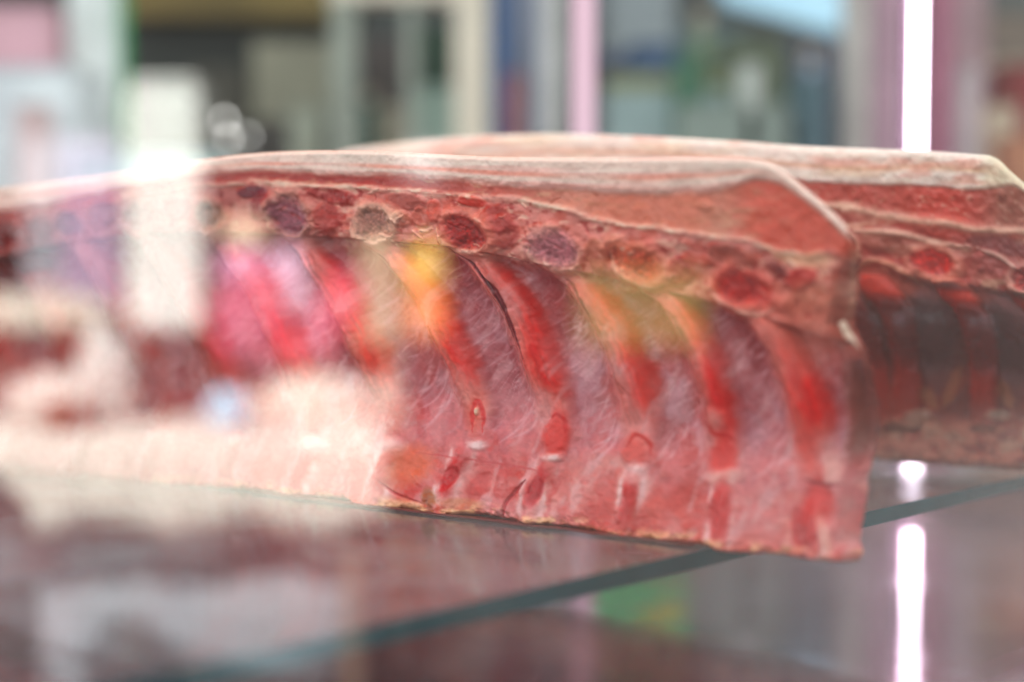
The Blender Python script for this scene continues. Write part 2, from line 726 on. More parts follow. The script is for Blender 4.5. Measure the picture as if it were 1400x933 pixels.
# --- painter of the near slab --------------------------------------------------------------------
RIBS_F = {
    3: [(405, 335), (440, 372), (468, 415), (490, 460), (512, 510), (530, 555), (540, 600), (520, 650), (508, 695)],
    4: [(520, 338), (555, 370), (585, 410), (608, 455), (628, 500), (642, 540), (651, 572), (634, 622), (617, 655), (604, 700)],
    5: [(640, 352), (672, 380), (702, 418), (722, 460), (738, 505), (750, 550), (760, 598), (748, 640), (733, 672), (722, 715)],
    6: [(770, 378), (800, 402), (830, 440), (848, 480), (862, 520), (870, 565), (874, 608), (868, 650), (860, 690), (852, 735)],
    7: [(890, 400), (920, 420), (945, 455), (962, 495), (974, 535), (984, 580), (990, 620), (988, 665), (985, 700), (982, 755)],
    8: [(1020, 428), (1050, 452), (1073, 490), (1092, 530), (1104, 575), (1111, 620), (1114, 660), (1112, 700), (1110, 768)],
}
for k, (dx, dy) in {2: (-108, -3), 1: (-212, -8), 0: (-314, -14), -1: (-414, -20), -2: (-512, -26), -3: (-608, -32)}.items():
    RIBS_F[k] = [(x + dx, y + dy) for x, y in RIBS_F[3]]

BONES_F = [  # cx, cy, rx, ry, angle, marrow colour, rim colour, depth of marrow
    (12, 327, 25, 24, 10, (120, 22, 26), (196, 120, 112)),
    (102, 309, 21, 20, 0, (128, 76, 96), (206, 160, 160)),
    (196, 300, 22, 21, 0, (140, 50, 50), (206, 160, 150)),
    (293, 297, 21, 24, 0, (128, 84, 62), (208, 160, 138)),
    (401, 298, 30, 27, 5, (132, 74, 92), (216, 168, 152)),
    (515, 307, 31, 27, 12, (138, 92, 84), (224, 186, 166)),
    (640, 318, 38, 27, 14, (128, 24, 24), (214, 140, 124)),
    (764, 343, 38, 28, 16, (158, 98, 108), (222, 166, 152)),
    (880, 362, 44, 28, 30, (170, 72, 52), (220, 150, 128)),
    (1022, 396, 50, 30, 24, (160, 36, 32), (222, 126, 112)),
]
TOP_F = [(-160, 282), (-60, 266), (0, 258), (60, 250), (165, 236), (280, 218), (340, 211), (400, 207), (500, 206), (600, 211), (700, 215), (850, 216), (940, 215), (1000, 215), (1028, 217), (1050, 222), (1070, 233),
         (1090, 249), (1112, 268), (1135, 289), (1152, 306), (1164, 325), (1171, 348), (1180, 385)]
BOT_F = [(-160, 644), (0, 650), (150, 660), (280, 668), (350, 671), (387, 678), (461, 683), (487, 693), (518, 696), (560, 698), (587, 705), (660, 706), (720, 717), (780, 722), (820, 730), (870, 739),
         (950, 746), (1000, 757), (1060, 760), (1120, 768), (1160, 773), (1190, 774)]
RIGHT_F = [(1160, 318), (1168, 335), (1167, 352), (1161, 376), (1157, 417), (1151, 445), (1160, 470), (1172, 492), (1175, 540), (1177, 580), (1175, 611), (1168, 648), (1164, 680), (1161, 703), (1160, 743), (1166, 760), (1160, 774)]


def rib_halfwidth(t):
    return np.interp(t, [0, 0.12, 0.35, 0.55, 0.68, 0.78, 1], [15, 22, 29, 27, 20, 14, 12])


def paint_near(cv):
    x, y = cv.x, cv.y
    n1 = fbm(x / 60, y / 60, 1, 4)
    n2 = fbm(x / 16, y / 16, 2, 4)
    n3 = fbm(x / 5, y / 5, 3, 3)
    wob = (fbm(x / 35, y / 20, 4, 4) - 0.5)
    yy = y + wob * 9
    top = curve(TOP_F, x)
    F1 = curve([(-160, 320), (-60, 300), (0, 290), (100, 272), (165, 260), (280, 238), (350, 236), (450, 238), (550, 244), (620, 248), (700, 256), (800, 262), (900, 266), (980, 263), (1040, 246), (1075, 254), (1110, 281), (1140, 307), (1170, 334), (1200, 380)], x)
    M1 = curve([(-160, 330), (0, 302), (280, 248), (350, 246), (450, 250), (550, 257), (620, 263), (680, 267), (720, 271), (780, 284), (830, 298), (900, 310), (960, 317), (1030, 327), (1075, 342), (1110, 346), (1140, 340), (1200, 385)], x)
    B = curve([(-160, 375), (0, 362), (100, 336), (200, 326), (293, 324), (402, 327), (513, 335), (640, 346), (764, 372), (880, 396), (1020, 430), (1100, 458), (1180, 485)], x)
    # ---- rib cage ground: pleura over fat
    cv.c[:] = (202, 120, 122)
    cv.mix((205, 150, 142), sm(0.45, 0.75, n1) * 0.7)
    cv.mix((160, 96, 104), sm(0.5, 0.25, n2) * 0.35)
    cv.lab[:] = 5
    # ---- membranes between the ribs
    keys = sorted(RIBS_F)
    polys = {k: smooth_poly(RIBS_F[k], 48) for k in keys}
    ribx = {}
    for k in keys:
        p = polys[k]
        ribx[k] = np.interp(y, p[:, 1], p[:, 0])
    ph = math.radians(58)
    for k in keys + [99]:
        if k == 99:
            l, r = ribx[8], ribx[8] + 105
            kk = 8
        else:
            if k + 1 not in ribx:
                continue
            l, r = ribx[k], ribx[k + 1]
            kk = k
        i = np.nonzero((x > l) & (x <= r) & (y > B - 6) & (y < 700))[0]
        if len(i) == 0:
            continue
        xi, yi = x[i], y[i]
        f = (xi - l[i]) / (r[i] - l[i])
        ybot = 588 + (kk - 4) * 14 + (fbm(xi / 30, yi / 30, 40 + kk, 3) - 0.5) * 30
        fade = (1 - sm(ybot - 50, ybot + 25, yi + 30 * (f - 0.5)))
        cell = sm(0.12, 0.30, f) * (1 - sm(0.78, 0.95, f))
        a = cell * fade
        wx = (fbm(xi / 48, yi / 48, 60 + kk, 3) - 0.5) * 24
        al = xi * math.cos(ph) - yi * math.sin(ph)
        ac = xi * math.sin(ph) + yi * math.cos(ph) + wx - 0.0022 * (al - al.mean()) ** 2 * 0.6
        g = noise(ac / 9.0, al / 120.0, 80 + kk)
        g2 = noise(ac / 4.2, al / 80.0, 90 + kk)
        ridge = np.clip(1 - np.abs(2 * g - 1) * 2.6, 0, 1) ** 1.5
        ridge2 = np.clip(1 - np.abs(2 * g2 - 1) * 2.8, 0, 1) ** 2
        base = np.array([162, 92, 98], float)
        vv = sm(0.35, 0.7, fbm(xi / 38, yi / 55, 100 + kk, 3))
        basec = base[None] * (1 - vv[:, None]) + np.array([182, 130, 139], float)[None] * vv[:, None]
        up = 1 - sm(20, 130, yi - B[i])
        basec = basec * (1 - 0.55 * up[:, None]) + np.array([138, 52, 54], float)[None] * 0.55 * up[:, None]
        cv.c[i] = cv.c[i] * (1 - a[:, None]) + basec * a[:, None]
        st = np.clip(ridge * 0.5 + ridge2 * 0.22, 0, 1) * a * np.clip(1.9 * fbm(xi / 24, yi / 24, 120 + kk, 2) - 0.35, 0, 1)
        cv.mixi(i, (212, 172, 176), st)
        dk_ = np.clip(np.abs(2 * noise(ac / 13.0, al / 110.0, 95 + kk) - 1) * 1.6 - 0.5, 0, 1) * a
        cv.mixi(i, (140, 74, 78), dk_ * 0.35)
        cv.h[i] += -0.0048 * a * np.sin(np.pi * np.clip(f, 0, 1)) + st * 0.0004
        cv.lab[i[(a > 0.35)]] = 100 + kk
        if kk >= 1:
            rf = random.Random(900 + kk)
            p0, p1 = polys[kk], polys[kk + 1] if kk + 1 in polys else polys[kk] + np.array([110, 20])
            ylo, yhi = float(np.interp(l[i].mean(), [0, 1400], [350, 440])), float(ybot.mean()) + 14
            for j in range(24):
                ys = ylo + (yhi - ylo) * (j + rf.random()) / 24 + 16
                xl_ = float(np.interp(ys, p0[:, 1], p0[:, 0]))
                xr_ = float(np.interp(ys, p1[:, 1], p1[:, 0]))
                ff = rf.uniform(0.24, 0.62)
                xs = xl_ + (xr_ - xl_) * ff
                ln_ = rf.uniform(30, 84)
                an_ = math.radians(rf.uniform(46, 64))
                dx_, dy_ = math.cos(an_) * ln_, -math.sin(an_) * ln_
                bow = rf.uniform(4, 10)
                cv.stroke([(xs, ys), (xs + dx_ * 0.45 + bow, ys + dy_ * 0.40 + bow * 0.5), (xs + dx_ * 0.85 + bow * 0.4, ys + dy_)], rf.uniform(1.2, 3.0), (216, 168, 174), rf.uniform(0.2, 0.62), soft=0.95, jit=0.0, seed=j)
        # pale fascia beside the next rib
        fs = np.exp(-((f - 0.80) / 0.055) ** 2) * sm(B[i] + 30, B[i] + 90, yi) * fade
        cv.mixi(i, (222, 150, 148), fs * 0.65)
    # ---- lower belly band
    band_top = curve([(-160, 560), (0, 566), (300, 592), (560, 608), (660, 620), (760, 640), (880, 655), (1000, 675), (1180, 690)], x)
    low = sm(band_top - 18, band_top + 30, y + wob * 40)
    cv.mix((196, 102, 100), low * 0.85)
    cv.mix((214, 146, 144), low * sm(0.5, 0.72, fbm(x / 34, y / 20, 8, 4)) * 0.8)
    cv.mix((184, 66, 62), low * sm(0.54, 0.74, fbm(x / 40, y / 26, 9, 4)) * 0.65)
    cv.mix((196, 78, 66), sm(700, 1150, x) * low * sm(0.42, 0.66, fbm(x / 50, y / 50, 19, 3)) * 0.55)
    streakv = fbm((x + 0.30 * y) / 22 + n1 * 2, y / 110, 10, 3)
    cv.mix((232, 182, 176), low * sm(0.58, 0.80, streakv) * 0.5)
    cv.mix((180, 70, 68), low * sm(0.36, 0.2, streakv) * 0.4)
    cv.h += low * (n1 - 0.5) * 0.0022
    cv.lab[low > 0.6] = 6
    # ---- ribs
    for k in keys:
        p = polys[k]
        i = cv.local(p[:, 0].min() - 60, p[:, 0].max() + 60, p[:, 1].min() - 14, p[:, 1].max() + 8)
        if len(i) == 0:
            continue
        xi, yi = x[i], y[i]
        d, t, s = polydist(xi + (n2[i] - 0.5) * 9, yi, p)
        w = rib_halfwidth(t) * {3: 1.0, 4: 0.88, 5: 1.08, 6: 1.12, 7: 0.94, 8: 1.15}.get(k, 1.0) * (0.82 + 0.36 * fbm(yi / 34, yi * 0 + k * 7.3, 177, 3))
        e = d / w
        inside = 1 - sm(0.30, 1.35, e)
        sn = np.clip(s / w, -1.3, 1.3)
        upper = 1 - sm(0.60, 0.76, t)
        rise = 1 - sm(0.38, 0.66, t)
        tc0, tw0 = {4: (0.43, 0.12), 5: (0.45, 0.11), 6: (0.49, 0.075), 7: (0.46, 0.12), 8: (0.40, 0.12)}.get(k, (0.44, 0.11))
        red = np.exp(-((t - tc0) / tw0) ** 2)
        strong = {3: 0.75, 4: 0.8, 5: 0.95, 6: 0.95, 7: 1.0, 8: 1.0}.get(k, 0.8)
        nn = fbm(xi / 16, yi / 40, 140 + k, 4)
        tt = np.clip(t, 0, 1)[:, None]
        rc = np.array([200, 118, 112], float) * (1 - tt) + np.array([224, 164, 156], float) * tt
        sr = sm(-0.25, 0.55, sn) * (1 - 0.75 * sm(0.7, 1.1, sn))
        mott = fbm(xi / 7, yi / 16, 150 + k, 4)
        edge_red = sr * sm(0.04, 0.18, t) * (1 - sm(0.40, 0.60, t)) * 0.75
        core_red = red * strong * (0.36 + 0.95 * sr)
        ra_ = np.clip((edge_red * 0.5 + core_red) * (0.1 + 1.1 * nn + 0.7 * mott) * 0.95, 0, 1)[:, None]
        rc = rc * (1 - ra_) + np.array([200, 30, 24], float) * ra_
        stri = noise(s / 3.6 + 40, t * 9, 155 + k) * 0.6 + noise(s / 1.9 + 90, t * 14, 156 + k) * 0.4
        rc = np.clip(rc * (0.84 + 0.32 * stri[:, None]), 0, 255)
        a = inside * upper * sm(0.0, 0.05, t) * (1 - 0.45 * sm(0.45, 0.65, t))
        cv.c[i] = cv.c[i] * (1 - a[:, None]) + rc * a[:, None]
        prof = np.clip(1 - np.clip(e / 1.25, 0, 1) ** 2, 0, 1) ** 1.6
        cv.h[i] += prof * rise * 0.0042 * sm(0.0, 0.12, t)
        cv.lab[i[(e < 0.98) & (t < 0.74) & (t > 0.02)]] = 200 + k
        # right-hand blood line
        bl = np.exp(-((sn - 0.82) / 0.2) ** 2) * sm(0.03, 0.15, t) * (1 - sm(0.4, 0.62, t))
        cv.mixi(i, (170, 34, 30), bl * 0.7 * nn * 1.6)
        pg = np.exp(-((sn + 0.82) / 0.1) ** 2) * sm(0.12, 0.2, t) * (1 - sm(0.5, 0.66, t)) * (d < w * 1.5)
        cv.mixi(i, (206, 136, 138), pg * 0.6)
        # lower piece: costal cartilage with a blood red cut and pale sides
        lowr = sm(0.74, 0.80, t) * (d < w * 2.6)
        pale = np.exp(-((np.abs(s) - 15) / 6.0) ** 2) * lowr
        cv.mixi(i, (232, 190, 188), pale * np.clip(2.4 * fbm(xi / 13, yi / 26, 160 + k, 2) - 0.75, 0, 0.95))
        rw = {4: 7, 5: 8, 6: 9, 7: 12, 8: 16}.get(k, 8)
        ra2 = np.exp(-(s / rw) ** 4) * sm(0.79, 0.83, t) * (1 - sm(0.90, 0.96, t)) * lowr
        cv.mixi(i, (176, 38, 44), ra2 * (0.5 + 0.8 * fbm(xi / 14, yi / 22, 170 + k, 3)))
        cv.h[i] += np.exp(-(s / 14) ** 2) * lowr * 0.0022
        cv.lab[i[(d < 13) & (t >= 0.76)]] = 300 + k
        if k <= 3:
            tx, ty = p[int(0.70 * (len(p) - 1))]
            cv.blob(tx, ty, 12, 20, 8, (194, 70, 64), 0.7, 0.6, 0.5, k * 7, 0.0008)
            cv.blob(tx - 1, ty + 30, 14, 8, 5, (236, 204, 198), 0.7, 0.7, 0.5, k * 5 + 1, 0.0008)
    # milky film over ribs and membranes, and a few bloodier patches
    cage = sm(B + 10, B + 50, y)
    film = fbm((x - 0.25 * y) / 46, y / 80, 181, 4)
    cv.mix((212, 156, 158), cage * sm(0.54, 0.74, film) * 0.4)
    cv.mix((170, 64, 62), cage * sm(0.46, 0.28, film) * 0.35)
    fil2 = fbm((x + 0.4 * y) / 20, y / 46, 182, 4)
    cv.mix((218, 176, 178), cage * sm(0.60, 0.76, fil2) * 0.42)
    # heads of the lower rib pieces, each a little different
    cv.blob(652, 566, 11, 26, 6, (206, 104, 92), 0.7, 0.6, 0.4, 41)
    cv.stroke([(645, 590), (647, 565), (653, 548), (660, 566), (661, 592)], 3.0, (188, 44, 44), 0.75, seed=3)
    cv.blob(652, 607, 12, 6, 8, (240, 216, 214), 0.8, 0.7, 0.5, 42, 0.0008)
    cv.blob(762, 592, 15, 26, 4, (200, 66, 60), 0.85, 0.5, 0.45, 43, 0.0010)
    cv.stroke([(752, 575), (762, 566), (773, 576), (775, 596)], 2.2, (170, 34, 34), 0.7, seed=4)
    cv.blob(757, 625, 12, 6, 4, (240, 216, 214), 0.8, 0.7, 0.5, 44, 0.0008)
    cv.blob(873, 616, 18, 22, 0, (206, 90, 84), 0.75, 0.5, 0.45, 45, 0.0010)
    cv.stroke([(858, 612), (866, 596), (878, 596), (890, 608), (891, 622)], 2.4, (176, 36, 34), 0.8, seed=5)
    cv.blob(872, 640, 13, 9, 10, (238, 208, 206), 0.75, 0.7, 0.5, 46, 0.0008)
    cv.blob(990, 622, 17, 30, 4, (200, 52, 46), 0.8, 0.6, 0.45, 47)
    cv.blob(990, 652, 24, 10, 0, (238, 196, 188), 0.7, 0.7, 0.5, 48, 0.0008)
    cv.blob(1106, 610, 18, 36, -6, (204, 70, 62), 0.7, 0.7, 0.5, 49)
    # vessels along the upper ribs
    for pts, w_, a_ in (([(610, 344), (634, 352), (655, 367), (678, 393), (697, 430), (709, 480), (713, 500)], 2.0, 0.9), ([(660, 372), (688, 400), (702, 432), (712, 462), (722, 492)], 2.6, 0.8),
                        ([(768, 378), (790, 393), (809, 430), (818, 461), (824, 490)], 1.6, 0.55), ([(778, 384), (802, 412), (816, 442)], 1.3, 0.4),
                        ([(495, 330), (530, 360), (560, 395), (580, 430), (592, 460)], 1.5, 0.5), ([(376, 316), (408, 350), (438, 390), (458, 430), (474, 470)], 2.2, 0.85),
                        ([(398, 344), (430, 378), (452, 412), (468, 450)], 1.6, 0.6), ([(270, 320), (304, 352), (332, 392), (350, 430)], 2.0, 0.7), ([(900, 412), (930, 440), (948, 474)], 1.4, 0.3)):
        cv.stroke(pts, w_, (88, 22, 34), a_, soft=0.8, h=-0.0007, jit=1.2)
    # single marks the photograph shows
    cv.blob(652, 562, 2.6, 5, 5, (240, 214, 190), 0.8, 0.6, 0.2, 3, 0.0008)
    cv.blob(983, 570, 12, 15, -10, (220, 150, 144), 0.75, 0.6, 0.4, 5, 0.0008)
    cv.stroke([(968, 576), (976, 592), (996, 596), (1006, 604)], 2.5, (176, 30, 26), 0.8)
    cv.blob(1138, 642, 13, 20, 0, (230, 176, 168), 0.7, 0.7, 0.45, 9, 0.0008)
    cv.blob(735, 672, 9, 20, 18, (164, 44, 52), 0.85, 0.3, 0.2, 10, -0.0008)
    cv.blob(617, 652, 9, 18, 30, (172, 50, 56), 0.85, 0.3, 0.2, 11, -0.0008)
    cv.blob(985, 700, 13, 44, 6, (184, 46, 46), 0.75, 0.4, 0.3, 12, -0.0006)
    cv.blob(1118, 690, 20, 32, -12, (186, 40, 38), 0.85, 0.4, 0.3, 13, -0.0008)
    cv.blob(1092, 722, 11, 26, -8, (168, 30, 34), 0.7, 0.4, 0.3, 14)
    cv.blob(1128, 735, 8, 34, -12, (236, 180, 170), 0.8, 0.5, 0.3, 15, 0.001)
    cv.blob(558, 640, 34, 24, -20, (212, 112, 84), 0.75, 0.5, 0.4, 16)
    cv.blob(586, 682, 10, 14, 0, (140, 84, 48), 0.7, 0.5, 0.5, 17)
    cv.blob(630, 690, 26, 9, 8, (190, 130, 98), 0.6, 0.5, 0.6, 18)
    cv.stroke([(560, 618), (640, 628), (720, 640), (770, 652)], 1.3, (186, 88, 90), 0.6)
    cv.stroke([(720, 655), (690, 690), (682, 712)], 2.4, (160, 48, 56), 0.7, h=-0.0008)
    cv.stroke([(520, 655), (540, 675), (580, 690)], 1.8, (168, 52, 58), 0.6, h=-0.0006)
    cv.stroke([(828, 512), (850, 523), (866, 540)], 1.2, (130, 30, 30), 0.7)
    cv.stroke([(1098, 656), (1120, 664), (1150, 664)], 3.0, (150, 40, 54), 0.6, h=-0.0006)
    # dried lower rim
    bot = curve(BOT_F, x)
    rimd = np.clip((bot - y), 0, 40)
    cv.mix((196, 108, 88), (1 - sm(2, 14, rimd)) * 0.55 * sm(0.3, 0.6, n2 + 0.1))
    cv.mix((230, 186, 150), (1 - sm(5, 24, rimd)) * sm(0.48, 0.66, fbm(x / 22, y / 10, 21, 3)) * 0.85)
    cv.mix((134, 76, 44), (1 - sm(3, 16, rimd)) * sm(0.58, 0.72, fbm(x / 9, y / 7, 25, 3)) * 0.8)
    cv.h += (1 - sm(0, 26, rimd)) * (fbm(x / 10, y / 8, 26, 3) - 0.5) * 0.0024
    cv.mix((120, 44, 40), (1 - sm(0, 5, rimd)) * 0.6)
    # ---- zone of the chine: fat, lobes of meat and the sawn vertebrae
    chine = 1 - sm(B - 16, B + 14, yy + wob * 14)
    cv.mix((208, 138, 130), chine)
    cv.mix((196, 104, 92), chine * sm(0.5, 0.75, fbm(x / 24, y / 14, 12, 4)) * 0.75)
    cv.mix((232, 190, 174), chine * sm(0.55, 0.75, fbm(x / 18, y / 9, 13, 4)) * 0.8)
    cv.mix((150, 52, 50), chine * sm(0.62, 0.78, fbm(x / 11, y / 9, 14, 4)) * 0.8)
    cv.h += chine * 0.0018 * (1 - 0.9 * sm(960, 1080, x)) + chine * (n2 - 0.5) * 0.0010
    cv.lab[chine > 0.5] = 4
    lobes = [(350, 262, 20, 8, -5, (118, 52, 66)), (368, 282, 18, 20, 60, (150, 50, 58)), (462, 268, 30, 12, 12, (146, 46, 44)), (452, 298, 19, 23, 10, (160, 62, 58)),
             (560, 275, 30, 12, 8, (158, 84, 76)), (556, 300, 11, 11, 0, (190, 116, 98)), (580, 298, 13, 13, 0, (178, 92, 78)), (598, 288, 10, 14, 0, (188, 84, 72)),
             (686, 300, 22, 18, 20, (156, 54, 46)), (692, 318, 22, 20, 30, (160, 70, 66)), (650, 276, 18, 7, 8, (190, 60, 50)), (820, 350, 14, 24, -20, (178, 110, 92)),
             (935, 370, 17, 20, 10, (152, 52, 52)), (1000, 348, 32, 12, 16, (150, 78, 66)), (1062, 368, 20, 8, 30, (116, 48, 46)), (1096, 380, 22, 14, -20, (176, 44, 44)),
             (960, 356, 22, 8, 15, (178, 84, 70)), (245, 285, 22, 14, 0, (140, 50, 56)), (150, 290, 22, 16, 0, (150, 58, 66)), (60, 318, 20, 18, 10, (140, 44, 52)), (30, 358, 34, 14, 10, (112, 24, 28)),
             (60, 345, 20, 10, 0, (150, 40, 40)), (968, 282, 12, 6, 0, (186, 60, 54))]
    for q, (cx, cy, rx, ry, an, rgb) in enumerate(lobes):
        cv.blob(cx, cy, rx, ry, an, rgb, 0.92, 0.22, 0.3, 200 + q, 0.0008, None, 0.45)
    # pale tissue at the right end
    cv.blob(1105, 352, 40, 16, 10, (222, 176, 150), 0.9, 0.4, 0.3, 300)
    cv.blob(1110, 420, 42, 42, 20, (206, 128, 106), 0.7, 0.5, 0.3, 301)
    cv.blob(1072, 345, 26, 10, 25, (214, 160, 134), 0.7, 0.4, 0.5, 302)
    cv.blob(1112, 462, 46, 40, 25, (204, 124, 112), 0.75, 0.8, 0.35, 303)
    cv.blob(1060, 448, 40, 18, 25, (200, 116, 106), 0.6, 0.8, 0.4, 304)
    for q, b in enumerate(BONES_F):
        cx, cy, rx, ry, an, mar, rimc = b
        rx, ry = rx * 1.1, ry * 1.12
        cv.blob(cx + 2, cy - 2, rx * 1.15, ry * 1.12, an, (196, 104, 92), 0.4, 0.45, 0.4, 400 + q)
        cv.blob(cx, cy, rx, ry, an, rimc, 0.9, 0.30, 0.46, 440 + q, 0.0022, 400 + q)
        cv.blob(cx - 1, cy - 1.5, rx * 0.76, ry * 0.72, an, mar, 0.82, 0.42, 0.46, 440 + q, -0.0022, 450 + q)
        # spongy bone grain
        i = cv.local(cx - rx, cx + rx, cy - ry, cy + ry)
        li = i[cv.lab[i] == 450 + q]
        if len(li):
            g = fbm(x[li] / 3.2, y[li] / 3.2, 500 + q, 2)
            cv.c[li] = np.clip(cv.c[li] * (0.76 + 0.5 * g[:, None]), 0, 255)
            cv.h[li] += (g - 0.5) * 0.0004
        # bright lower rim
        a0 = math.radians(an)
        arc = []
        for th in np.linspace(20, 170, 9):
            u_, v_ = rx * 0.9 * math.cos(math.radians(th)), ry * 0.9 * math.sin(math.radians(th))
            arc.append((cx + u_ * math.cos(a0) - v_ * math.sin(a0), cy + u_ * math.sin(a0) + v_ * math.cos(a0)))
        cv.stroke(arc, 3.6, (236, 188, 172), 0.6, soft=0.8, seed=q, h=0.0005)
    rf = random.Random(321)
    Bx = [(-160, 375), (0, 362), (100, 336), (200, 326), (293, 324), (402, 327), (513, 335), (640, 346), (764, 372), (880, 396), (1020, 430), (1100, 458), (1180, 485)]
    Mx = [(-160, 330), (0, 302), (280, 248), (450, 250), (620, 263), (720, 271), (830, 298), (960, 317), (1075, 342), (1140, 340)]
    for j in range(90):
        xs = rf.uniform(260, 1150)
        y0_, y1_ = np.interp(xs, *zip(*Mx)), np.interp(xs, *zip(*Bx))
        ys = rf.uniform(y0_, y1_)
        an_ = rf.gauss(0.25, 0.6)
        ln_ = rf.uniform(5, 22)
        dark = rf.random() < 0.4
        cv.stroke([(xs, ys), (xs + ln_ * 0.5 * math.cos(an_), ys + ln_ * 0.5 * math.sin(an_) + rf.uniform(-3, 3)), (xs + ln_ * math.cos(an_), ys + ln_ * math.sin(an_))],
                  rf.uniform(0.9, 2.6), (150, 40, 38) if dark else (242, 206, 190), rf.uniform(0.2, 0.6), soft=0.7, h=-0.0004 if dark else 0.0005, jit=3, seed=j)
    # ---- strip of loin meat under the fat
    strip = (1 - sm(M1 - 3, M1 + 4, yy)) * sm(F1 - 3, F1 + 3, yy)
    cv.mix((196, 118, 104), strip * 0.92)
    cv.mix((150, 58, 58), strip * (1 - sm(500, 800, x)) * 0.7)
    cv.mix((202, 100, 84), strip * sm(980, 1040, x))
    cv.mix((222, 168, 150), strip * sm(700, 800, x) * (1 - sm(960, 1060, x)) * 0.6)
    cv.mix((200, 150, 128), strip * sm(0.56, 0.74, fbm(x / 22, y / 7, 15, 4)) * 0.75 * (1 - 0.7 * sm(1000, 1060, x)))
    cv.mix((208, 120, 100), strip * sm(760, 860, x) * (1 - sm(940, 1010, x)) * 0.55)
    cv.lab[strip > 0.5] = 3
    fl = np.exp(-((yy - M1 - 4) / 4.0) ** 2)
    cv.mix((236, 202, 184), fl * (0.35 + 0.6 * sm(0.4, 0.65, fbm(x / 14, y / 5, 16, 3))) * sm(250, 300, x) * (1 - sm(1085, 1110, x)))
    cv.h += fl * 0.0008
    # ---- back fat
    fat = 1 - sm(F1 - 8, F1 + 6, yy)
    ft = np.clip((y - top) / np.maximum(F1 - top, 4), 0, 1)
    cv.mix((248, 206, 196), fat)
    cv.mix((250, 216, 206), fat * sm(0.45, 0.75, fbm(x / 160, y / 9, 17, 3)) * 0.6)
    cv.mix((232, 180, 172), fat * sm(0.55, 0.8, fbm(x / 140, y / 7, 18, 3)) * 0.6)
    ln1 = np.exp(-((ft - 0.56 - 0.12 * (fbm(x / 120, x * 0, 22, 2) - 0.5)) / 0.09) ** 2)
    cv.mix((206, 122, 104), fat * ln1 * (0.05 + 0.55 * noise(x / 90, x * 0, 23)))
    ln2 = np.exp(-((ft - 0.86) / 0.06) ** 2)
    cv.mix((208, 124, 116), fat * ln2 * (0.05 + 0.45 * noise(x / 90, x * 0, 24)))
    cv.mix((226, 164, 146), fat * (1 - sm(0.0, 0.14, ft)) * 0.35)
    cv.mix((236, 200, 190), fat * sm(1020, 1060, x) * 0.3)
    cv.h += fat * 0.0012
    cv.lab[fat > 0.5] = 2
    # fat rim that turns down along the bevelled corner and the end
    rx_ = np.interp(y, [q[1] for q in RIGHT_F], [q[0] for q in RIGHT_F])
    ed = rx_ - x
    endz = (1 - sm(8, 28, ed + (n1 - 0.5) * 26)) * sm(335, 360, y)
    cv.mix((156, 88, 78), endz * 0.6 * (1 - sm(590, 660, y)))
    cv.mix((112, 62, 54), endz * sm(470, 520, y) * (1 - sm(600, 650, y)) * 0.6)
    cv.mix((226, 190, 170), np.exp(-((ed - 3) / 3.0) ** 2) * sm(330, 345, y) * (1 - sm(400, 470, y)) * 0.5)
    cv.h -= sm(30, 0, ed) ** 2 * 0.006 * sm(330, 400, y)
    # fine grain everywhere
    lum = cv.c.mean(1, keepdims=True)
    cv.c = np.clip(lum + (cv.c - lum) * 1.22, 0, 255)
    cv.c = np.clip(140 + (cv.c - 140) * 1.14 - 4, 6, 244)
    # below the fat the colour gets darker and redder towards the left end
    left_dark = (1 - sm(120, 560, x + (n1 - 0.5) * 160)) * sm(F1 - 10, F1 + 30, y)
    cv.c *= 1 - left_dark[:, None] * np.array([0.34, 0.52, 0.50])
    cv.c *= (1.0 + 0.10 * (n3 - 0.5) * (1 - 0.7 * fat))[:, None]
    cv.h += ((n3 - 0.5) * 0.00022 + (n2 - 0.5) * 0.0006 * (1 - 0.8 * strip)) * (1 - 0.85 * fat)


def names_near(lab):
    fixed = {2: "back_fat", 3: "loin_muscle", 4: "chine", 5: "rib_lining", 6: "belly_edge"}
    if lab in fixed:
        return fixed[lab], None
    if 80 <= lab < 180:
        return "membrane", None
    if 180 <= lab < 280:
        return "rib", None
    if 280 <= lab < 380:
        return "cartilage", None
    if 400 <= lab < 450:
        return "vertebra", None
    return "marrow", lab - 50


O_NEAR = Vector((-0.013, 0.512, 0.0))
slab_near = empty("pork_rib_rack", (0.0, 0.50, 0.0), "large raw pork slab in front, with sawn vertebrae and curved ribs, overhanging the shelf edge", "meat", "pork racks on the shelf")


def macro_near(v):
    # sawn chine on top, hollow of the chest below it, belly edge coming forward again
    return -0.006 * math.sin(math.pi * min(1.0, max(0.0, (v - 0.22) / 0.78))) if v > 0.22 else 0.0


made_near = build_slab(slab_near, O_NEAR, TOP_F, BOT_F, -140, RIGHT_F, macro_near, paint_near, 1000, 430, names_near, 0.030, (222, 168, 152), (120, 66, 56))

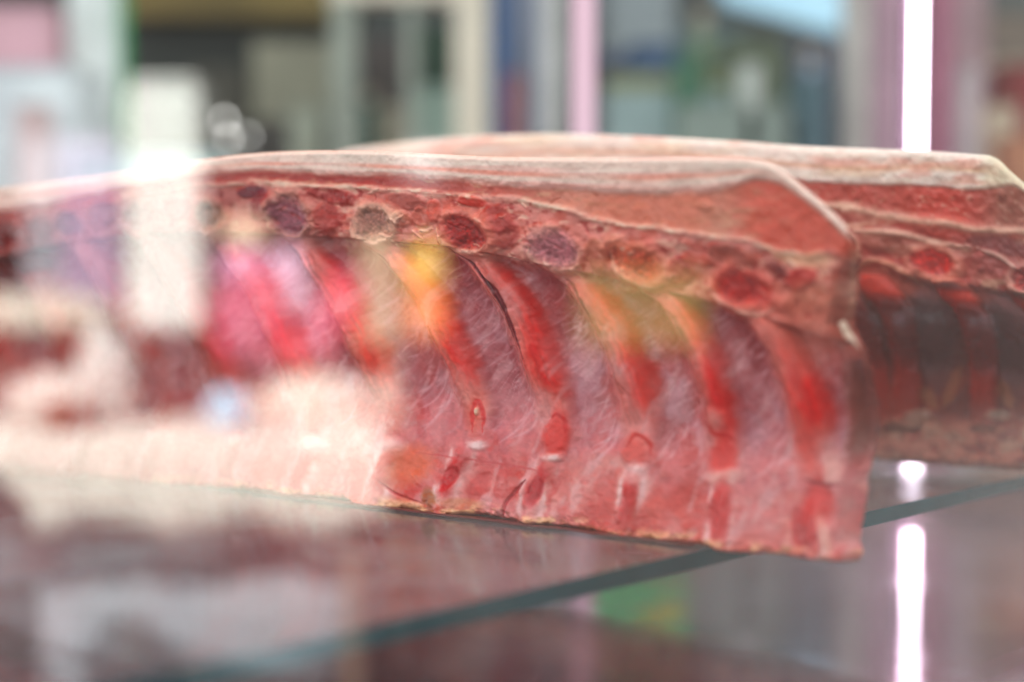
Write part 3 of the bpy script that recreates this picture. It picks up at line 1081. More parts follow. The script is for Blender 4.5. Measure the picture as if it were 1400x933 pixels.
# thin pool of juice where the slab sits on the glass
_pts = []
for _x, _y in BOT_F[4:17]:
    _a, _z = pix_to_slab(_x, _y, O_NEAR, 0)
    _pts.append(O_NEAR + EDIR * _a)
_bm = bmesh.new()
_rows = []
for _i, _p in enumerate(_pts):
    _w = 0.0022 + 0.0022 * abs(math.sin(_i * 1.7 + 0.4))
    _rows.append([_bm.verts.new(Vector((_p.x, _p.y, 0)) + FDIR * o_ + Z * h_) for o_, h_ in ((-0.012, 0.0002), (-0.012, 0.0007), (_w * 0.6, 0.0007), (_w, 0.0002))])
for _r0, _r1 in zip(_rows, _rows[1:]):
    for _k in range(4):
        _bm.faces.new((_r0[_k], _r0[(_k + 1) % 4], _r1[(_k + 1) % 4], _r1[_k]))
_bm.faces.new(_rows[0]); _bm.faces.new(_rows[-1][::-1])
tag(from_bm("meat_juice", _bm, paint((92, 30, 30), 0.12, 0.2, 200.0), None, True), "thin dark red line of juice under the front pork slab on the glass", "juice")

# bone splinter sticking out of the cut end
_sa, _sz = pix_to_slab(1155, 443, O_NEAR, 0)
_pb = O_NEAR + EDIR * _sa + Z * _sz
_bm = bmesh.new()
_q = [at(1151, 441, _pb.y + 0.002), at(1158, 456, _pb.y), at(1176, 477, _pb.y - 0.004)]
cyl(_bm, _q[0], _q[1], 0.0010, 0.0013, 8)
cyl(_bm, _q[1], _q[2], 0.0013, 0.0002, 8)
from_bm("bone_splinter", _bm, paint((226, 190, 168), 0.5, 0.1, 300.0), slab_near, smooth=True)

# --- the slab behind -------------------------------------------------------------------------------
O_FAR = O_NEAR + Vector((0.0, 0.190, 0.0))
TOP_R = [(250, 262), (430, 222), (480, 206), (560, 195), (650, 187), (760, 184), (880, 187), (1000, 193), (1100, 200), (1250, 206), (1330, 211), (1362, 216), (1385, 236), (1405, 254), (1450, 296), (1500, 330)]
BOT_R = [(250, 615), (600, 622), (1000, 628), (1165, 628), (1220, 633), (1300, 638), (1350, 642), (1400, 646), (1500, 654)]
RIGHT_R = [(1450, 200), (1448, 300), (1440, 420), (1445, 560), (1450, 700)]
RIBS_R = [[(1130, 395), (1168, 430), (1190, 480), (1200, 530), (1202, 575)], [(1196, 385), (1222, 420), (1236, 470), (1242, 525), (1240, 575)],
          [(1300, 392), (1326, 425), (1342, 470), (1348, 520), (1345, 575)], [(1400, 400), (1428, 430), (1445, 480), (1450, 530), (1448, 575)]]
BONES_R = [(1160, 340, 20, 22, 10, (150, 44, 40), (206, 140, 120)), (1283, 362, 42, 26, 12, (168, 34, 28), (214, 130, 112)), (1412, 385, 34, 22, 10, (150, 50, 46), (210, 150, 136))]


def paint_far(cv):
    x, y = cv.x, cv.y
    n1 = fbm(x / 50, y / 50, 701, 4)
    n2 = fbm(x / 14, y / 14, 702, 4)
    n3 = fbm(x / 5, y / 5, 703, 3)
    wob = (fbm(x / 40, y / 24, 704, 4) - 0.5)
    yy = y + wob * 8
    top = curve(TOP_R, x)
    F1 = curve([(250, 290), (480, 250), (700, 238), (900, 240), (1080, 247), (1180, 252), (1250, 255), (1300, 258), (1350, 260), (1390, 252), (1420, 270), (1500, 330)], x)
    M1 = curve([(250, 310), (900, 270), (1100, 272), (1170, 278), (1220, 291), (1260, 298), (1310, 300), (1340, 310), (1400, 312), (1500, 340)], x)
    B = curve([(250, 400), (900, 370), (1120, 366), (1180, 362), (1240, 380), (1290, 392), (1350, 398), (1400, 408), (1500, 420)], x)
    cv.c[:] = (172, 86, 74)
    cv.lab[:] = 5
    cv.mix((128, 74, 74), sm(0.4, 0.7, n1) * 0.7)
    mem = [(1275, 462, 34, 70), (1385, 470, 40, 68), (1178, 500, 26, 80), (1080, 470, 40, 70), (960, 470, 40, 70)]
    for q, (cx, cy, rx, ry) in enumerate(mem):
        cv.blob(cx, cy, rx, ry, -8, (168, 124, 126), 0.9, 0.45, 0.25, 710 + q, -0.0025, 120 + q)
    al = fbm((x * 0.85 + y * 0.5) / 6, (x * 0.5 - y * 0.85) / 60, 720, 3)
    cv.mix((150, 110, 112), sm(0.55, 0.75, al) * 0.5 * sm(380, 420, y) * (1 - sm(540, 570, y)))
    for k, r in enumerate(RIBS_R):
        p = smooth_poly(r, 30)
        i = cv.local(p[:, 0].min() - 50, p[:, 0].max() + 50, p[:, 1].min() - 10, p[:, 1].max() + 10)
        if len(i) == 0:
            continue
        d, t, s = polydist(x[i] + (n2[i] - 0.5) * 8, y[i], p)
        w = 21
        ins = 1 - sm(0.7, 1.1, d / w)
        cv.mixi(i, (196, 58, 44), ins * (0.6 + 0.5 * n1[i]) * (1 - 0.6 * sm(0.75, 1, t)))
        cv.h[i] += np.sqrt(np.clip(1 - (d / w) ** 2, 0, 1)) * 0.004
        cv.lab[i[d < w * 0.95]] = 200 + k
    for q, (a, b) in enumerate((((1262, 530), (1282, 560)), ((1312, 500), (1290, 556)), ((1366, 520), (1385, 560)), ((1150, 540), (1170, 575)))):
        cv.stroke([a, ((a[0] + b[0]) / 2, (a[1] + b[1]) / 2 + 3), b], 8, (206, 140, 112), 0.8, seed=q)
    for cx in (1258, 1368, 1150):
        cv.blob(cx, 568, 16, 8, 5, (232, 206, 190), 0.85, 0.5, 0.4, cx, 0.001)
    band = sm(560, 585, y + wob * 20)
    cv.mix((230, 146, 126), band * 0.85)
    cv.mix((226, 176, 154), band * sm(0.5, 0.7, fbm(x / 26, y / 16, 731, 4)) * 0.7)
    cv.mix((156, 50, 40), band * sm(0.56, 0.72, fbm(x / 22, y / 18, 732, 4)) * 0.8)
    cv.mix((160, 84, 76), band * sm(0.6, 0.75, fbm(x / 14, y / 14, 733, 3)) * 0.6)
    cv.lab[band > 0.6] = 6
    cv.h += band * (n2 - 0.5) * 0.002
    ch = 1 - sm(B - 8, B + 5, yy)
    cv.mix((178, 92, 82), ch)
    cv.mix((222, 172, 150), ch * sm(0.5, 0.72, fbm(x / 40, y / 10, 740, 4)) * 0.85)
    cv.mix((170, 66, 58), ch * sm(0.5, 0.7, fbm(x / 30, y / 18, 741, 4)) * 0.8)
    cv.h += ch * 0.003 + ch * (n2 - 0.5) * 0.0016
    cv.lab[ch > 0.5] = 4
    cv.blob(1300, 312, 60, 15, 8, (184, 66, 54), 0.9, 0.35, 0.3, 750, 0.0012, None, 0.4)
    cv.blob(1215, 330, 36, 15, 10, (160, 86, 72), 0.8, 0.4, 0.3, 751, 0.001)
    cv.blob(1370, 335, 46, 13, 10, (140, 72, 72), 0.8, 0.4, 0.4, 752)
    cv.blob(1365, 362, 40, 14, 14, (168, 84, 80), 0.8, 0.4, 0.4, 753)
    cv.stroke([(1170, 316), (1230, 318), (1280, 332), (1330, 338)], 4, (226, 178, 158), 0.85, h=0.001)
    cv.stroke([(1340, 340), (1370, 352), (1400, 372)], 3, (222, 178, 164), 0.8, h=0.001)
    cv.stroke([(1165, 372), (1200, 356), (1240, 372), (1262, 392)], 4, (214, 150, 124), 0.8, h=0.001)
    for q, (cx, cy, rx, ry, an, mar, rimc) in enumerate(BONES_R):
        cv.blob(cx, cy, rx, ry, an, rimc, 0.95, 0.2, 0.16, 760 + q, 0.0016, 400 + q)
        cv.blob(cx - 2, cy - 3, rx * 0.74, ry * 0.68, an, mar, 0.95, 0.2, 0.2, 770 + q, -0.0012, 450 + q)
        i = cv.local(cx - rx, cx + rx, cy - ry, cy + ry)
        li = i[cv.lab[i] == 450 + q]
        if len(li):
            g = fbm(x[li] / 3.0, y[li] / 3.0, 780 + q, 2)
            cv.c[li] = np.clip(cv.c[li] * (0.65 + 0.75 * g[:, None]), 0, 255)
    st = (1 - sm(M1 - 4, M1 + 3, yy)) * sm(F1 - 3, F1 + 3, yy)
    cv.mix((176, 74, 62), st)
    cv.mix((196, 68, 54), st * np.exp(-((x - 1290) / 45) ** 2))
    cv.mix((154, 92, 76), st * sm(1330, 1380, x) * 0.8)
    sp = fbm(x / 8, y / 6, 790, 3)
    cv.mix((214, 164, 146), st * sm(0.66, 0.78, sp) * 0.6)
    cv.lab[st > 0.5] = 3
    fl = np.exp(-((yy - M1 - 6) / 6.0) ** 2)
    cv.mix((228, 186, 164), fl * 0.85)
    cv.h += fl * 0.001
    fat = 1 - sm(F1 - 3, F1 + 3, yy)
    ft = np.clip((y - top) / np.maximum(F1 - top, 4), 0, 1)
    cv.mix((244, 214, 204), fat)
    cv.mix((236, 206, 184), fat * sm(0.45, 0.7, fbm(x / 90, y / 8, 795, 4)) * 0.8)
    cv.mix((204, 146, 116), fat * np.exp(-((ft - 0.5 - 0.2 * (noise(x / 130, x * 0, 796) - 0.5)) / 0.08) ** 2) * 0.6)
    cv.mix((214, 140, 122), fat * sm(0.6, 0.8, fbm(x / 60, y / 14, 797, 3)) * 0.5)
    cv.mix((238, 218, 190), fat * sm(1330, 1370, x) * 0.8)
    cv.lab[fat > 0.5] = 2
    cv.h += fat * 0.001
    lum = cv.c.mean(1, keepdims=True)
    cv.c = np.clip(lum * 1.06 + (cv.c - lum) * 1.2, 0, 255)
    cv.c *= (0.95 + 0.10 * n3)[:, None]
    cv.h += (n3 - 0.5) * 0.0002 + (n2 - 0.5) * 0.0008 * (1 - fat)


def macro_far(v):
    return -0.046 * float(sm(0.42, 0.70, np.array(v))) - 0.018 * max(0.0, v - 0.62)


slab_far = empty("pork_rib_rack", (0.1, 0.64, 0.0), "darker raw pork slab lying behind, its pale back fat and one red vertebra showing", "meat", "pork racks on the shelf")
made_far = build_slab(slab_far, O_FAR, TOP_R, BOT_R, 300, RIGHT_R, macro_far, paint_far, 560, 230, names_near, 0.014, (224, 180, 160), (176, 110, 90))

# ------------------------------------------------------------------ the display case
GROUND = -1.0
FLOOR = -0.050
case = empty("display_case", case_pt(0.0, -0.3, GROUND), "glass-fronted butcher's display case with polished steel floor and clear front pane", "display case")
ctr = case_pt(0.12, -0.45, FLOOR - 0.006)
bm = bmesh.new()
box_frame(bm, ctr, LDIR, NDIR, Z, 1.9, 1.14, 0.012)
from_bm("floor_plate", bm, M_STEEL, case)
box("plinth", case_pt(0.12, -0.45, (FLOOR - 0.014 + GROUND) / 2), (1.88, 1.10, FLOOR - 0.016 - GROUND), paint((150, 148, 150), 0.4, 0.08), case, LDIR, NDIR, Z, 0.006)
bm = bmesh.new()
box_frame(bm, case_pt(0.12, PANE_N, 0.22), LDIR, NDIR, Z, 1.9, 0.005, 0.64)
from_bm("front_pane", bm, M_PANE, case)
box("bottom_rail", case_pt(0.12, PANE_N + 0.004, FLOOR - 0.012), (1.92, 0.03, 0.022), paint((176, 176, 180), 0.25, 0.06, 20, 0.9), case, LDIR, NDIR, Z, 0.003)

# glass shelf
shelf = empty("glass_shelf", case_pt(0.1, -0.2, 0.0), "clear glass shelf with teal edge carrying the pork slabs", "shelf")
bm = bmesh.new()
TH = 0.0058
vs = box_frame(bm, case_pt(0.07, -0.26, -TH / 2 - 0.0004), LDIR, NDIR, Z, 1.30, 0.52, TH)
bmesh.ops.recalc_face_normals(bm, faces=bm.faces)
bm.faces.ensure_lookup_table()
for f in bm.faces:
    f.material_index = 0 if abs(f.normal.z) > 0.5 else 1
me = bpy.data.meshes.new("pane")
bm.to_mesh(me)
bm.free()
me.materials.append(M_SHELF)
me.materials.append(M_EDGE)
link("pane", me, None, shelf)
M_BRK = paint((120, 122, 126), 0.3, 0.08, 20, 1.0)
for l in (-0.52, 0.66):
    for nn in (-0.06, -0.46):
        tube("support_pin", case_pt(l, nn, FLOOR), case_pt(l, nn, -TH - 0.0006), 0.007, M_BRK, shelf)


# tube lamps: one bright in front of its pink housing, one dim behind
def tube_lamp(px, depth, y_top, z_bot, r, strength, rgb, label, house_rgb, house_w):
    p = at(px, 205, depth)
    t = at(px, y_top, depth)
    e = empty("tube_lamp", (p.x, p.y, FLOOR), label, "lamp", "tube lamps in the case")
    m = emit_mat("lamp_tube", rgb, strength)
    a, b = Vector((p.x, p.y, z_bot + 0.003)), Vector((p.x, p.y, t.z))
    tube("tube", a, b, r, m, e, seg=24)
    cap = paint((120, 116, 120), 0.3, 0.05)
    tube("end_cap", (p.x, p.y, z_bot), a, r * 1.05, cap, e)
    tube("end_cap", b, b + Z * 0.03, r * 1.12, cap, e)
    box("housing", (p.x, p.y + r + 0.016, (FLOOR + t.z) / 2 + 0.01), (house_w, 0.010, t.z - FLOOR + 0.02), paint(house_rgb, 0.6, 0.08), e, bev=0.002)
    for zz in (0.02, t.z - 0.05):
        box("clip", (p.x, p.y + r + 0.0065, zz), (r * 1.4, 0.010, 0.008), cap, e, bev=0.001)
    return e


tube_lamp(1253, 0.88, -380, -0.031, 0.0040, 2.5, (1.0, 0.74, 0.93), "bright white glowing tube lamp standing upright at the end of the case", (84, 52, 74), 0.012)
tube_lamp(798, 1.02, -380, -0.032, 0.0085, 0.16, (1.0, 0.66, 0.80), "dim pale pink tube lamp behind the middle of the slabs", (150, 120, 136), 0.016)

# ------------------------------------------------------------------ ground, stall wall, added sun-blocking roof and dark backdrop
bm = bmesh.new()
box_frame(bm, Vector((0, 0, GROUND - 0.05)), X, Y, Z, 60, 60, 0.1)
tag(from_bm("ground", bm, paint((52, 50, 50), 0.9, 0.25, 3.0, rgb2=(62, 60, 60))), kind="structure")
bm = bmesh.new()
box_frame(bm, case_pt(0.5, -5.7, 2.0), LDIR, NDIR, Z, 16, 9.0, 0.08)
tag(from_bm("sun_shade_roof", bm, paint((150, 150, 146), 0.8, 0.1)), kind="structure")  # unseen roof, added to keep the sun off the case and stalls
bm = bmesh.new()
box_frame(bm, case_pt(0.0, 5.0, 1.2), LDIR, NDIR, Z, 24, 0.2, 4.4)
tag(from_bm("dark_backdrop", bm, paint((24, 22, 22), 0.9, 0.3, 1.2)), kind="structure")  # added across the aisle to keep bright sky out of the pane's reflection


bm = bmesh.new()
box_frame(bm, Vector((0, 3.6, 0.6)), X, Y, Z, 9, 0.1, 3.2)
tag(from_bm("stall_back_wall", bm, paint((92, 98, 96), 0.9, 0.3, 3.0)), kind="structure")

# ------------------------------------------------------------------ stalls behind the case
def post(name, px, depth, w_px, y0, rgb, label, cat, rough=0.5, dpt=None):
    w = w_px / FPX * depth
    p = at(px, 200, depth)
    top = at(px, y0, depth).z
    e = empty(name, (p.x, p.y, GROUND), label, cat)
    box("shaft", (p.x, p.y, (GROUND + 0.02 + top) / 2), (w, dpt or w, top - GROUND - 0.02), paint(rgb, rough), e, bev=min(0.006, w * 0.2))
    box("foot", (p.x, p.y, GROUND + 0.011), (w * 1.8, (dpt or w) * 1.8, 0.022), paint(tuple(int(v * 0.8) for v in rgb), rough), e)
    return e


COUNTER_Z = at(700, 330, 2.0).z
cn = empty("back_counter", (0.1, 2.2, GROUND), "long grey-brown counter behind the display case", "counter")
box("top", (0.1, 2.25, COUNTER_Z - 0.02), (3.2, 1.1, 0.04), paint((150, 118, 112), 0.35, 0.15, 6), cn)
box("front_panel", (0.1, 1.78, (COUNTER_Z - 0.045 + GROUND) / 2), (3.0, 0.04, COUNTER_Z - 0.045 - GROUND), paint((190, 142, 136), 0.6, 0.2, 5), cn)
for sx in (-1.4, 1.6):
    box("leg", (sx, 2.7, (COUNTER_Z - 0.045 + GROUND) / 2), (0.08, 0.08, COUNTER_Z - 0.045 - GROUND), paint((110, 96, 90), 0.6), cn)


def carton(px0, px1, y0, depth, rgb, label, cat="box", band=None, name="carton", d=0.16, y1=None, rot=0.0, rough=0.7):
    """a box standing on the counter, its face px0..px1 wide and its top at y0"""
    x0, x1 = at(px0, 200, depth).x, at(px1, 200, depth).x
    zt = at((px0 + px1) / 2, y0, depth).z
    w, h = x1 - x0, zt - COUNTER_Z
    e = empty(name, ((x0 + x1) / 2, depth + d / 2, COUNTER_Z), label, cat)
    ca, sa = math.cos(rot), math.sin(rot)
    ex, ey = Vector((ca, sa, 0)), Vector((-sa, ca, 0))
    c0 = Vector(((x0 + x1) / 2, depth + d / 2, COUNTER_Z + 0.001 + h / 2))
    box("body", c0, (w, d, h), paint(rgb, rough), e, ex, ey, bev=0.006)
    box("lid", c0 + Z * (h / 2 + 0.003), (w * 1.02, d * 1.02, 0.004), paint(tuple(int(v * 0.92) for v in rgb), rough), e, ex, ey, bev=0.001)
    if band:
        brgb, f0, f1 = band
        box("band", c0 + Z * (h * ((f0 + f1) / 2 - 0.5)), (w * 1.012, d * 1.012, h * (f1 - f0)), paint(brgb, rough), e, ex, ey, bev=0.001)
    return e


# far left: pale plastic sheet, pink panel, green pole
carton(-60, 70, 12, 2.05, (226, 176, 188), "mauve pink panel box at the top edge beside the pale sheet", band=((226, 214, 214), 0.30, 0.72), d=0.08)
carton(-70, 100, 96, 1.85, (232, 240, 246), "pale blue white tub on the counter below the pink box", name="tub")
carton(92, 160, -160, 2.1, (236, 248, 242), "tall pale mint panel beside the green pole", name="panel", d=0.05, cat="panel")
post("green_pole", 172, 2.0, 11, -200, (40, 150, 84), "slim bright green pole left of the dark stall", "pole")
carton(100, 300, 215, 1.7, (176, 200, 200), "grey green low tub behind the left end of the slab", name="tub", d=0.12)
# dark stall
dk = empty("dark_cabinet", (-0.42, 2.6, COUNTER_Z), "dark green-grey cabinet recess in the stall behind", "cabinet")
cx = at(330, 100, 2.55)
box("body", (cx.x, 2.60, (COUNTER_Z + 0.62) / 2 + 0.001), (0.42, 0.2, 0.62 - COUNTER_Z), paint((52, 58, 54), 0.7, 0.3, 8), dk)
box("valance", (cx.x + 0.02, 2.46, at(330, 8, 2.46).z + 0.015), (0.40, 0.03, 0.075), paint((128, 108, 56), 0.7, 0.2, 10), dk)
carton(345, 470, 60, 2.3, (150, 148, 128), "beige grey carton under the ochre valance", d=0.1, band=((70, 66, 62), 0.0, 0.62))
carton(395, 440, 148, 2.2, (150, 156, 140), "small pale carton at the foot of the dark cabinet", d=0.06)
# cream door frame
cf = empty("cream_stand", (at(560, 100, 2.2).x, 2.2, GROUND), "cream painted open stand with uprights and crossbar behind the slabs", "stand")
CREAM = paint((238, 228, 208), 0.5, 0.06)
fz1 = at(560, -14, 2.2).z
for pxx, w in ((472, 34), (645, 46)):
    p = at(pxx, 100, 2.2)
    wv = w / FPX * 2.2
    box("upright", (p.x, 2.2, (COUNTER_Z + 0.001 + fz1) / 2), (wv, 0.05, fz1 - COUNTER_Z), CREAM if pxx > 600 else paint((150, 158, 146), 0.5), cf)
xa, xb = at(452, 100, 2.2).x, at(668, 100, 2.2).x
box("crossbar", ((xa + xb) / 2, 2.2, fz1 + 0.03), (xb - xa, 0.052, 0.10), CREAM, cf)
p = at(562, 100, 2.19)
box("mullion", (p.x, 2.19, (COUNTER_Z + fz1) / 2), (0.018, 0.03, fz1 - COUNTER_Z - 0.004), paint((160, 168, 156), 0.5), cf)
carton(490, 556, 55, 2.45, (84, 76, 74), "dark brown carton seen inside the cream stand", d=0.1)
carton(566, 624, 40, 2.5, (38, 70, 52), "dark green carton seen inside the cream stand", d=0.1)
carton(568, 628, 122, 2.38, (176, 204, 190), "pale mint tub inside the cream stand", name="tub", d=0.08)
carton(515, 562, 150, 2.36, (188, 178, 156), "beige tub inside the cream stand", name="tub", d=0.08)
# blue strip and grey white columns
post("blue_pole", 684, 2.05, 22, -240, (18, 78, 136), "deep blue pole beside the cream stand", "pole")
carton(690, 716, 104, 1.95, (140, 84, 84), "small reddish brown carton between blue pole and white column", d=0.04)
post("lavender_post", 722, 2.4, 44, -260, (138, 148, 172), "blue grey post between blue pole and white column", "post")
post("white_post", 752, 2.15, 30, -260, (214, 214, 212), "white square post left of the dim pink lamp", "post")
# goods right of the pink lamp
carton(820, 915, -30, 2.35, (150, 160, 164), "tall grey carton right of the dim pink lamp", band=((70, 80, 110), 0.58, 0.72), d=0.12, rot=0.2)
carton(835, 1000, 104, 2.05, (146, 168, 168), "wide grey teal tub with olive rim", band=((130, 132, 76), 0.92, 1.0), name="tub", d=0.14, rot=-0.12)
carton(905, 1010, 36, 2.5, (96, 116, 118), "slate grey carton behind the teal tub", d=0.12, rot=0.1)
carton(985, 1075, 58, 2.3, (92, 104, 80), "olive green carton left of the navy box", d=0.1)
carton(1062, 1160, 56, 2.35, (74, 80, 98), "dark navy grey box left of the cream post", d=0.14)
carton(930, 1080, 146, 1.95, (132, 148, 140), "low grey green tray in front of the olive carton", name="tray", d=0.1)
gz0, gz1 = at(870, 374, 1.3).z, at(870, 266, 1.3).z
gx0, gx1 = at(806, 300, 1.3).x, at(944, 300, 1.3).x
t_ = empty("grey_trolley", ((gx0 + gx1) / 2, 1.36, GROUND), "brown-grey trolley carrying the green carton behind the case", "trolley")
box("top", ((gx0 + gx1) / 2, 1.40, gz0 - 0.011), (gx1 - gx0 + 0.04, 0.2, 0.02), paint((128, 108, 100), 0.5), t_)
for sx in (gx0, gx1):
    for sy in (1.33, 1.47):
        tube("leg", (sx, sy, GROUND), (sx, sy, gz0 - 0.022), 0.008, paint((128, 108, 100), 0.5), t_)
t_ = empty("green_carton", ((gx0 + gx1) / 2, 1.36, gz0), "green carton with a yellow band, mirrored in the steel floor", "carton")
box("body", ((gx0 + gx1) / 2, 1.36, (gz0 + gz1) / 2), (gx1 - gx0, 0.12, gz1 - gz0), paint((40, 214, 128), 0.6), t_)
bm = bmesh.new()
bc = Vector((gx1 - 0.028, 1.2985, gz0 + 0.045))
box_frame(bm, bc, Vector((0.8, 0, -0.6)), Y, Vector((0.6, 0, 0.8)), 0.05, 0.004, 0.018)
from_bm("band", bm, paint((226, 206, 40), 0.6), t_)
# light blue awning
aw = empty("blue_awning", (at(1100, 0, 2.7).x, 2.7, GROUND), "light blue sloping awning at the top behind the goods", "awning")
a0, a1, a2, a3 = at(985, 4, 2.7), at(1205, 66, 2.7), at(1250, -160, 3.2), at(960, -200, 3.2)
bm = bmesh.new()
q = [a0, a1, a2, a3]
vv = [bm.verts.new(p_) for p_ in q] + [bm.verts.new(p_ + Z * 0.012) for p_ in q]
bm.faces.new(vv[:4]); bm.faces.new(vv[7:3:-1])
for i in range(4):
    j = (i + 1) % 4
    bm.faces.new((vv[i], vv[j], vv[4 + j], vv[4 + i]))
from_bm("cloth", bm, paint((172, 212, 232), 0.7, 0.08), aw)
tube("pole", (a1.x + 0.01, a1.y + 0.02, GROUND), (a1.x + 0.01, a1.y + 0.02, a1.z), 0.012, paint((180, 180, 176), 0.5), aw)
post("cream_post", 1172, 2.1, 42, -260, (214, 208, 202), "pale cream post left of the bright lamp", "post")
carton(1198, 1236, -260, 1.9, (186, 150, 166), "mauve pink panel just left of the bright lamp", name="panel", d=0.05, cat="panel")
carton(1274, 1304, -260, 1.75, (172, 104, 128), "crimson pink narrow panel just right of the bright lamp", name="panel", d=0.05, cat="panel")
carton(1300, 1350, -260, 1.9, (172, 142, 148), "mauve grey panel right of the bright lamp", name="panel", d=0.05, cat="panel")
carton(1350, 1420, 20, 2.3, (120, 108, 96), "brown grey carton near the right edge", d=0.1, band=((196, 180, 160), 0.62, 0.80))
carton(1372, 1440, 92, 2.0, (140, 44, 44), "dark red carton at the right edge", d=0.1)
carton(1335, 1392, 150, 1.9, (206, 190, 166), "beige carton above the end of the rear slab", d=0.08)
carton(1384, 1470, 190, 1.75, (190, 128, 96), "tan carton at the right edge", d=0.08)

carton(862, 918, 64, 2.15, (52, 78, 112), "small blue carton beside the tall grey carton", d=0.06, rot=0.3)
carton(925, 962, 78, 2.0, (60, 110, 84), "small green carton on top edge of the teal tub's row", d=0.05, rot=-0.3)
carton(1012, 1040, 92, 1.95, (196, 204, 198), "small white carton before the olive carton", d=0.05)
carton(1088, 1130, 108, 2.0, (88, 120, 130), "small blue-green carton before the navy box", d=0.06, rot=0.25)
carton(215, 262, 120, 2.2, (40, 70, 60), "dark green carton in front of the dark cabinet", d=0.06)
carton(262, 335, 96, 2.35, (86, 84, 74), "grey olive carton in front of the dark cabinet", d=0.06)
carton(1306, 1340, 96, 1.82, (206, 196, 200), "small pale carton before the mauve grey panel", d=0.04)
carton(20, 62, 150, 1.78, (226, 196, 196), "small pale pink carton before the pale blue tub", d=0.04)
for q, (jx, jy, jr, jrgb, jl) in enumerate(((505, 128, 14, (70, 104, 92), "dark teal jar inside the cream stand"), (1108, 70, 12, (150, 170, 190), "pale blue jar on the navy box's row"), (960, 22, 13, (110, 130, 96), "green jar above the slate carton's row"))):
    p = at(jx, jy, 2.28)
    rj = jr / FPX * 2.28
    e = empty("jar", (p.x, p.y, COUNTER_Z), jl, "jar")
    hj = p.z - COUNTER_Z
    lathe("body", (p.x, p.y, COUNTER_Z + 0.001), [(rj * 0.9, 0), (rj, 0.01), (rj, hj * 0.85), (rj * 0.7, hj * 0.93)], paint(jrgb, 0.25), e)
    lathe("lid", (p.x, p.y, COUNTER_Z + 0.002 + hj * 0.93), [(rj * 0.72, 0), (rj * 0.72, hj * 0.07), (rj * 0.6, hj * 0.08)], paint((190, 180, 160), 0.4), e)

# three small glowing globes, added to stand for out-of-focus glints
for (bx, by, lb) in ((307, 164, "topmost of three small glowing globes standing in for glints above the slab"), (313, 189, "lower left of three small glowing globes standing in for glints above the slab"), (339, 186, "faintest of three small glowing globes standing in for glints, right of the pair")):
    p = at(bx, by, 2.3)
    e = empty("glint_globe", (p.x, p.y, p.z), lb, "glint", "small globes standing in for glints")
    bm = bmesh.new()
    bmesh.ops.create_uvsphere(bm, u_segments=16, v_segments=10, radius=0.0052)
    bmesh.ops.translate(bm, verts=bm.verts, vec=p)
    from_bm("globe", bm, emit_mat("glint_glow", (1.0, 0.95, 0.92), 1.1 if bx < 330 else 0.6), e, True)
    tube("wire", p + Z * 0.003, p + Z * 1.2, 0.0006, paint((60, 60, 60), 0.6), e, seg=6)

# ------------------------------------------------------------------ sunlit goods across the aisle, seen mirrored in the front pane
MX = -LDIR  # their own axes: the side that faces the case looks along -N


AS = 1.5        # scale of the group of goods across the aisle


def m_at(px, py, depth):
    return mirrored(at(px, py, depth * AS))


def mdirs():
    ex = mirrored(Vector((1, 0, 0)) + E0) - mirrored(E0)
    ey = mirrored(Vector((0, 1, 0)) + E0) - mirrored(E0)
    return ex.normalized(), ey.normalized()


def m_ground(depth):
    return 371.4 + (CAM.z - GROUND - 0.002) / (depth * AS) * FPX * 1.02


REX, REY = mdirs()      # image right and image depth, in the aisle


def aisle_box(name, px0, px1, y0, y1, depth, d, rgb, parent, bev=0.006, rough=0.8, rgb2=None, var=0.1):
    p0, p1 = m_at(px0, y0, depth), m_at(px1, y1, depth)
    c = (p0 + p1) / 2 + REY * (d / 2)
    w = abs((p1 - p0).dot(REX))
    h = abs(p1.z - p0.z)
    return box(name, c, (w, d, h), paint(rgb, rough, var, 14.0, rgb2=rgb2), parent, REX, REY, Z, bev)


def lump(name, px, py, depth, rx, ry, rgb, parent, flat=0.8, seed=0, amp=0.25, rgb2=None):
    """a cloth bundle: a sagging ellipsoid with folds"""
    c = m_at(px, py, depth)
    sx, sz = rx / FPX * depth * AS, ry / FPX * depth * AS
    bm = bmesh.new()
    bmesh.ops.create_icosphere(bm, subdivisions=4, radius=1.0)
    r_ = random.Random(seed)
    ph_ = [r_.uniform(0, 6.28) for _ in range(6)]
    for v in bm.verts:
        p = v.co.copy()
        k = 1 + amp * 0.5 * math.sin(5 * p.x + 3 * p.z + ph_[0]) * math.sin(4 * p.y + ph_[1]) + amp * 0.35 * math.sin(9 * p.z + 5 * p.x + ph_[2]) + amp * 0.2 * math.sin(14 * p.y + 8 * p.z + ph_[3])
        v.co = c + REX * (p.x * sx * k) + REY * (p.y * (sx + sz) / 2 * flat * k) + Z * (p.z * sz * k)
    return from_bm(name, bm, paint(rgb, 0.85, 0.08, 20.0, rgb2=rgb2), parent, True)


TD = 1.32 * AS                                   # distance of the table's front edge in the mirror image
TZ = at(300, 598, TD).z                     # height of its top
tb = empty("cloth_table", tuple((m_at(200, 600, 1.5)).xy) + (GROUND,), "cream cloth-covered table reflected as a blurred pale mass at lower left", "table")
xl, xr = m_at(-260, 600, 1.32), m_at(508, 600, 1.32)
wid = abs((xr - xl).dot(REX))
tc_ = (xl + xr) / 2 + REY * 0.22
tc_.z = TZ - 0.012
box("table_top", tc_, (wid, 0.44, 0.024), paint((120, 96, 72), 0.7), tb, REX, REY, Z, 0.004)
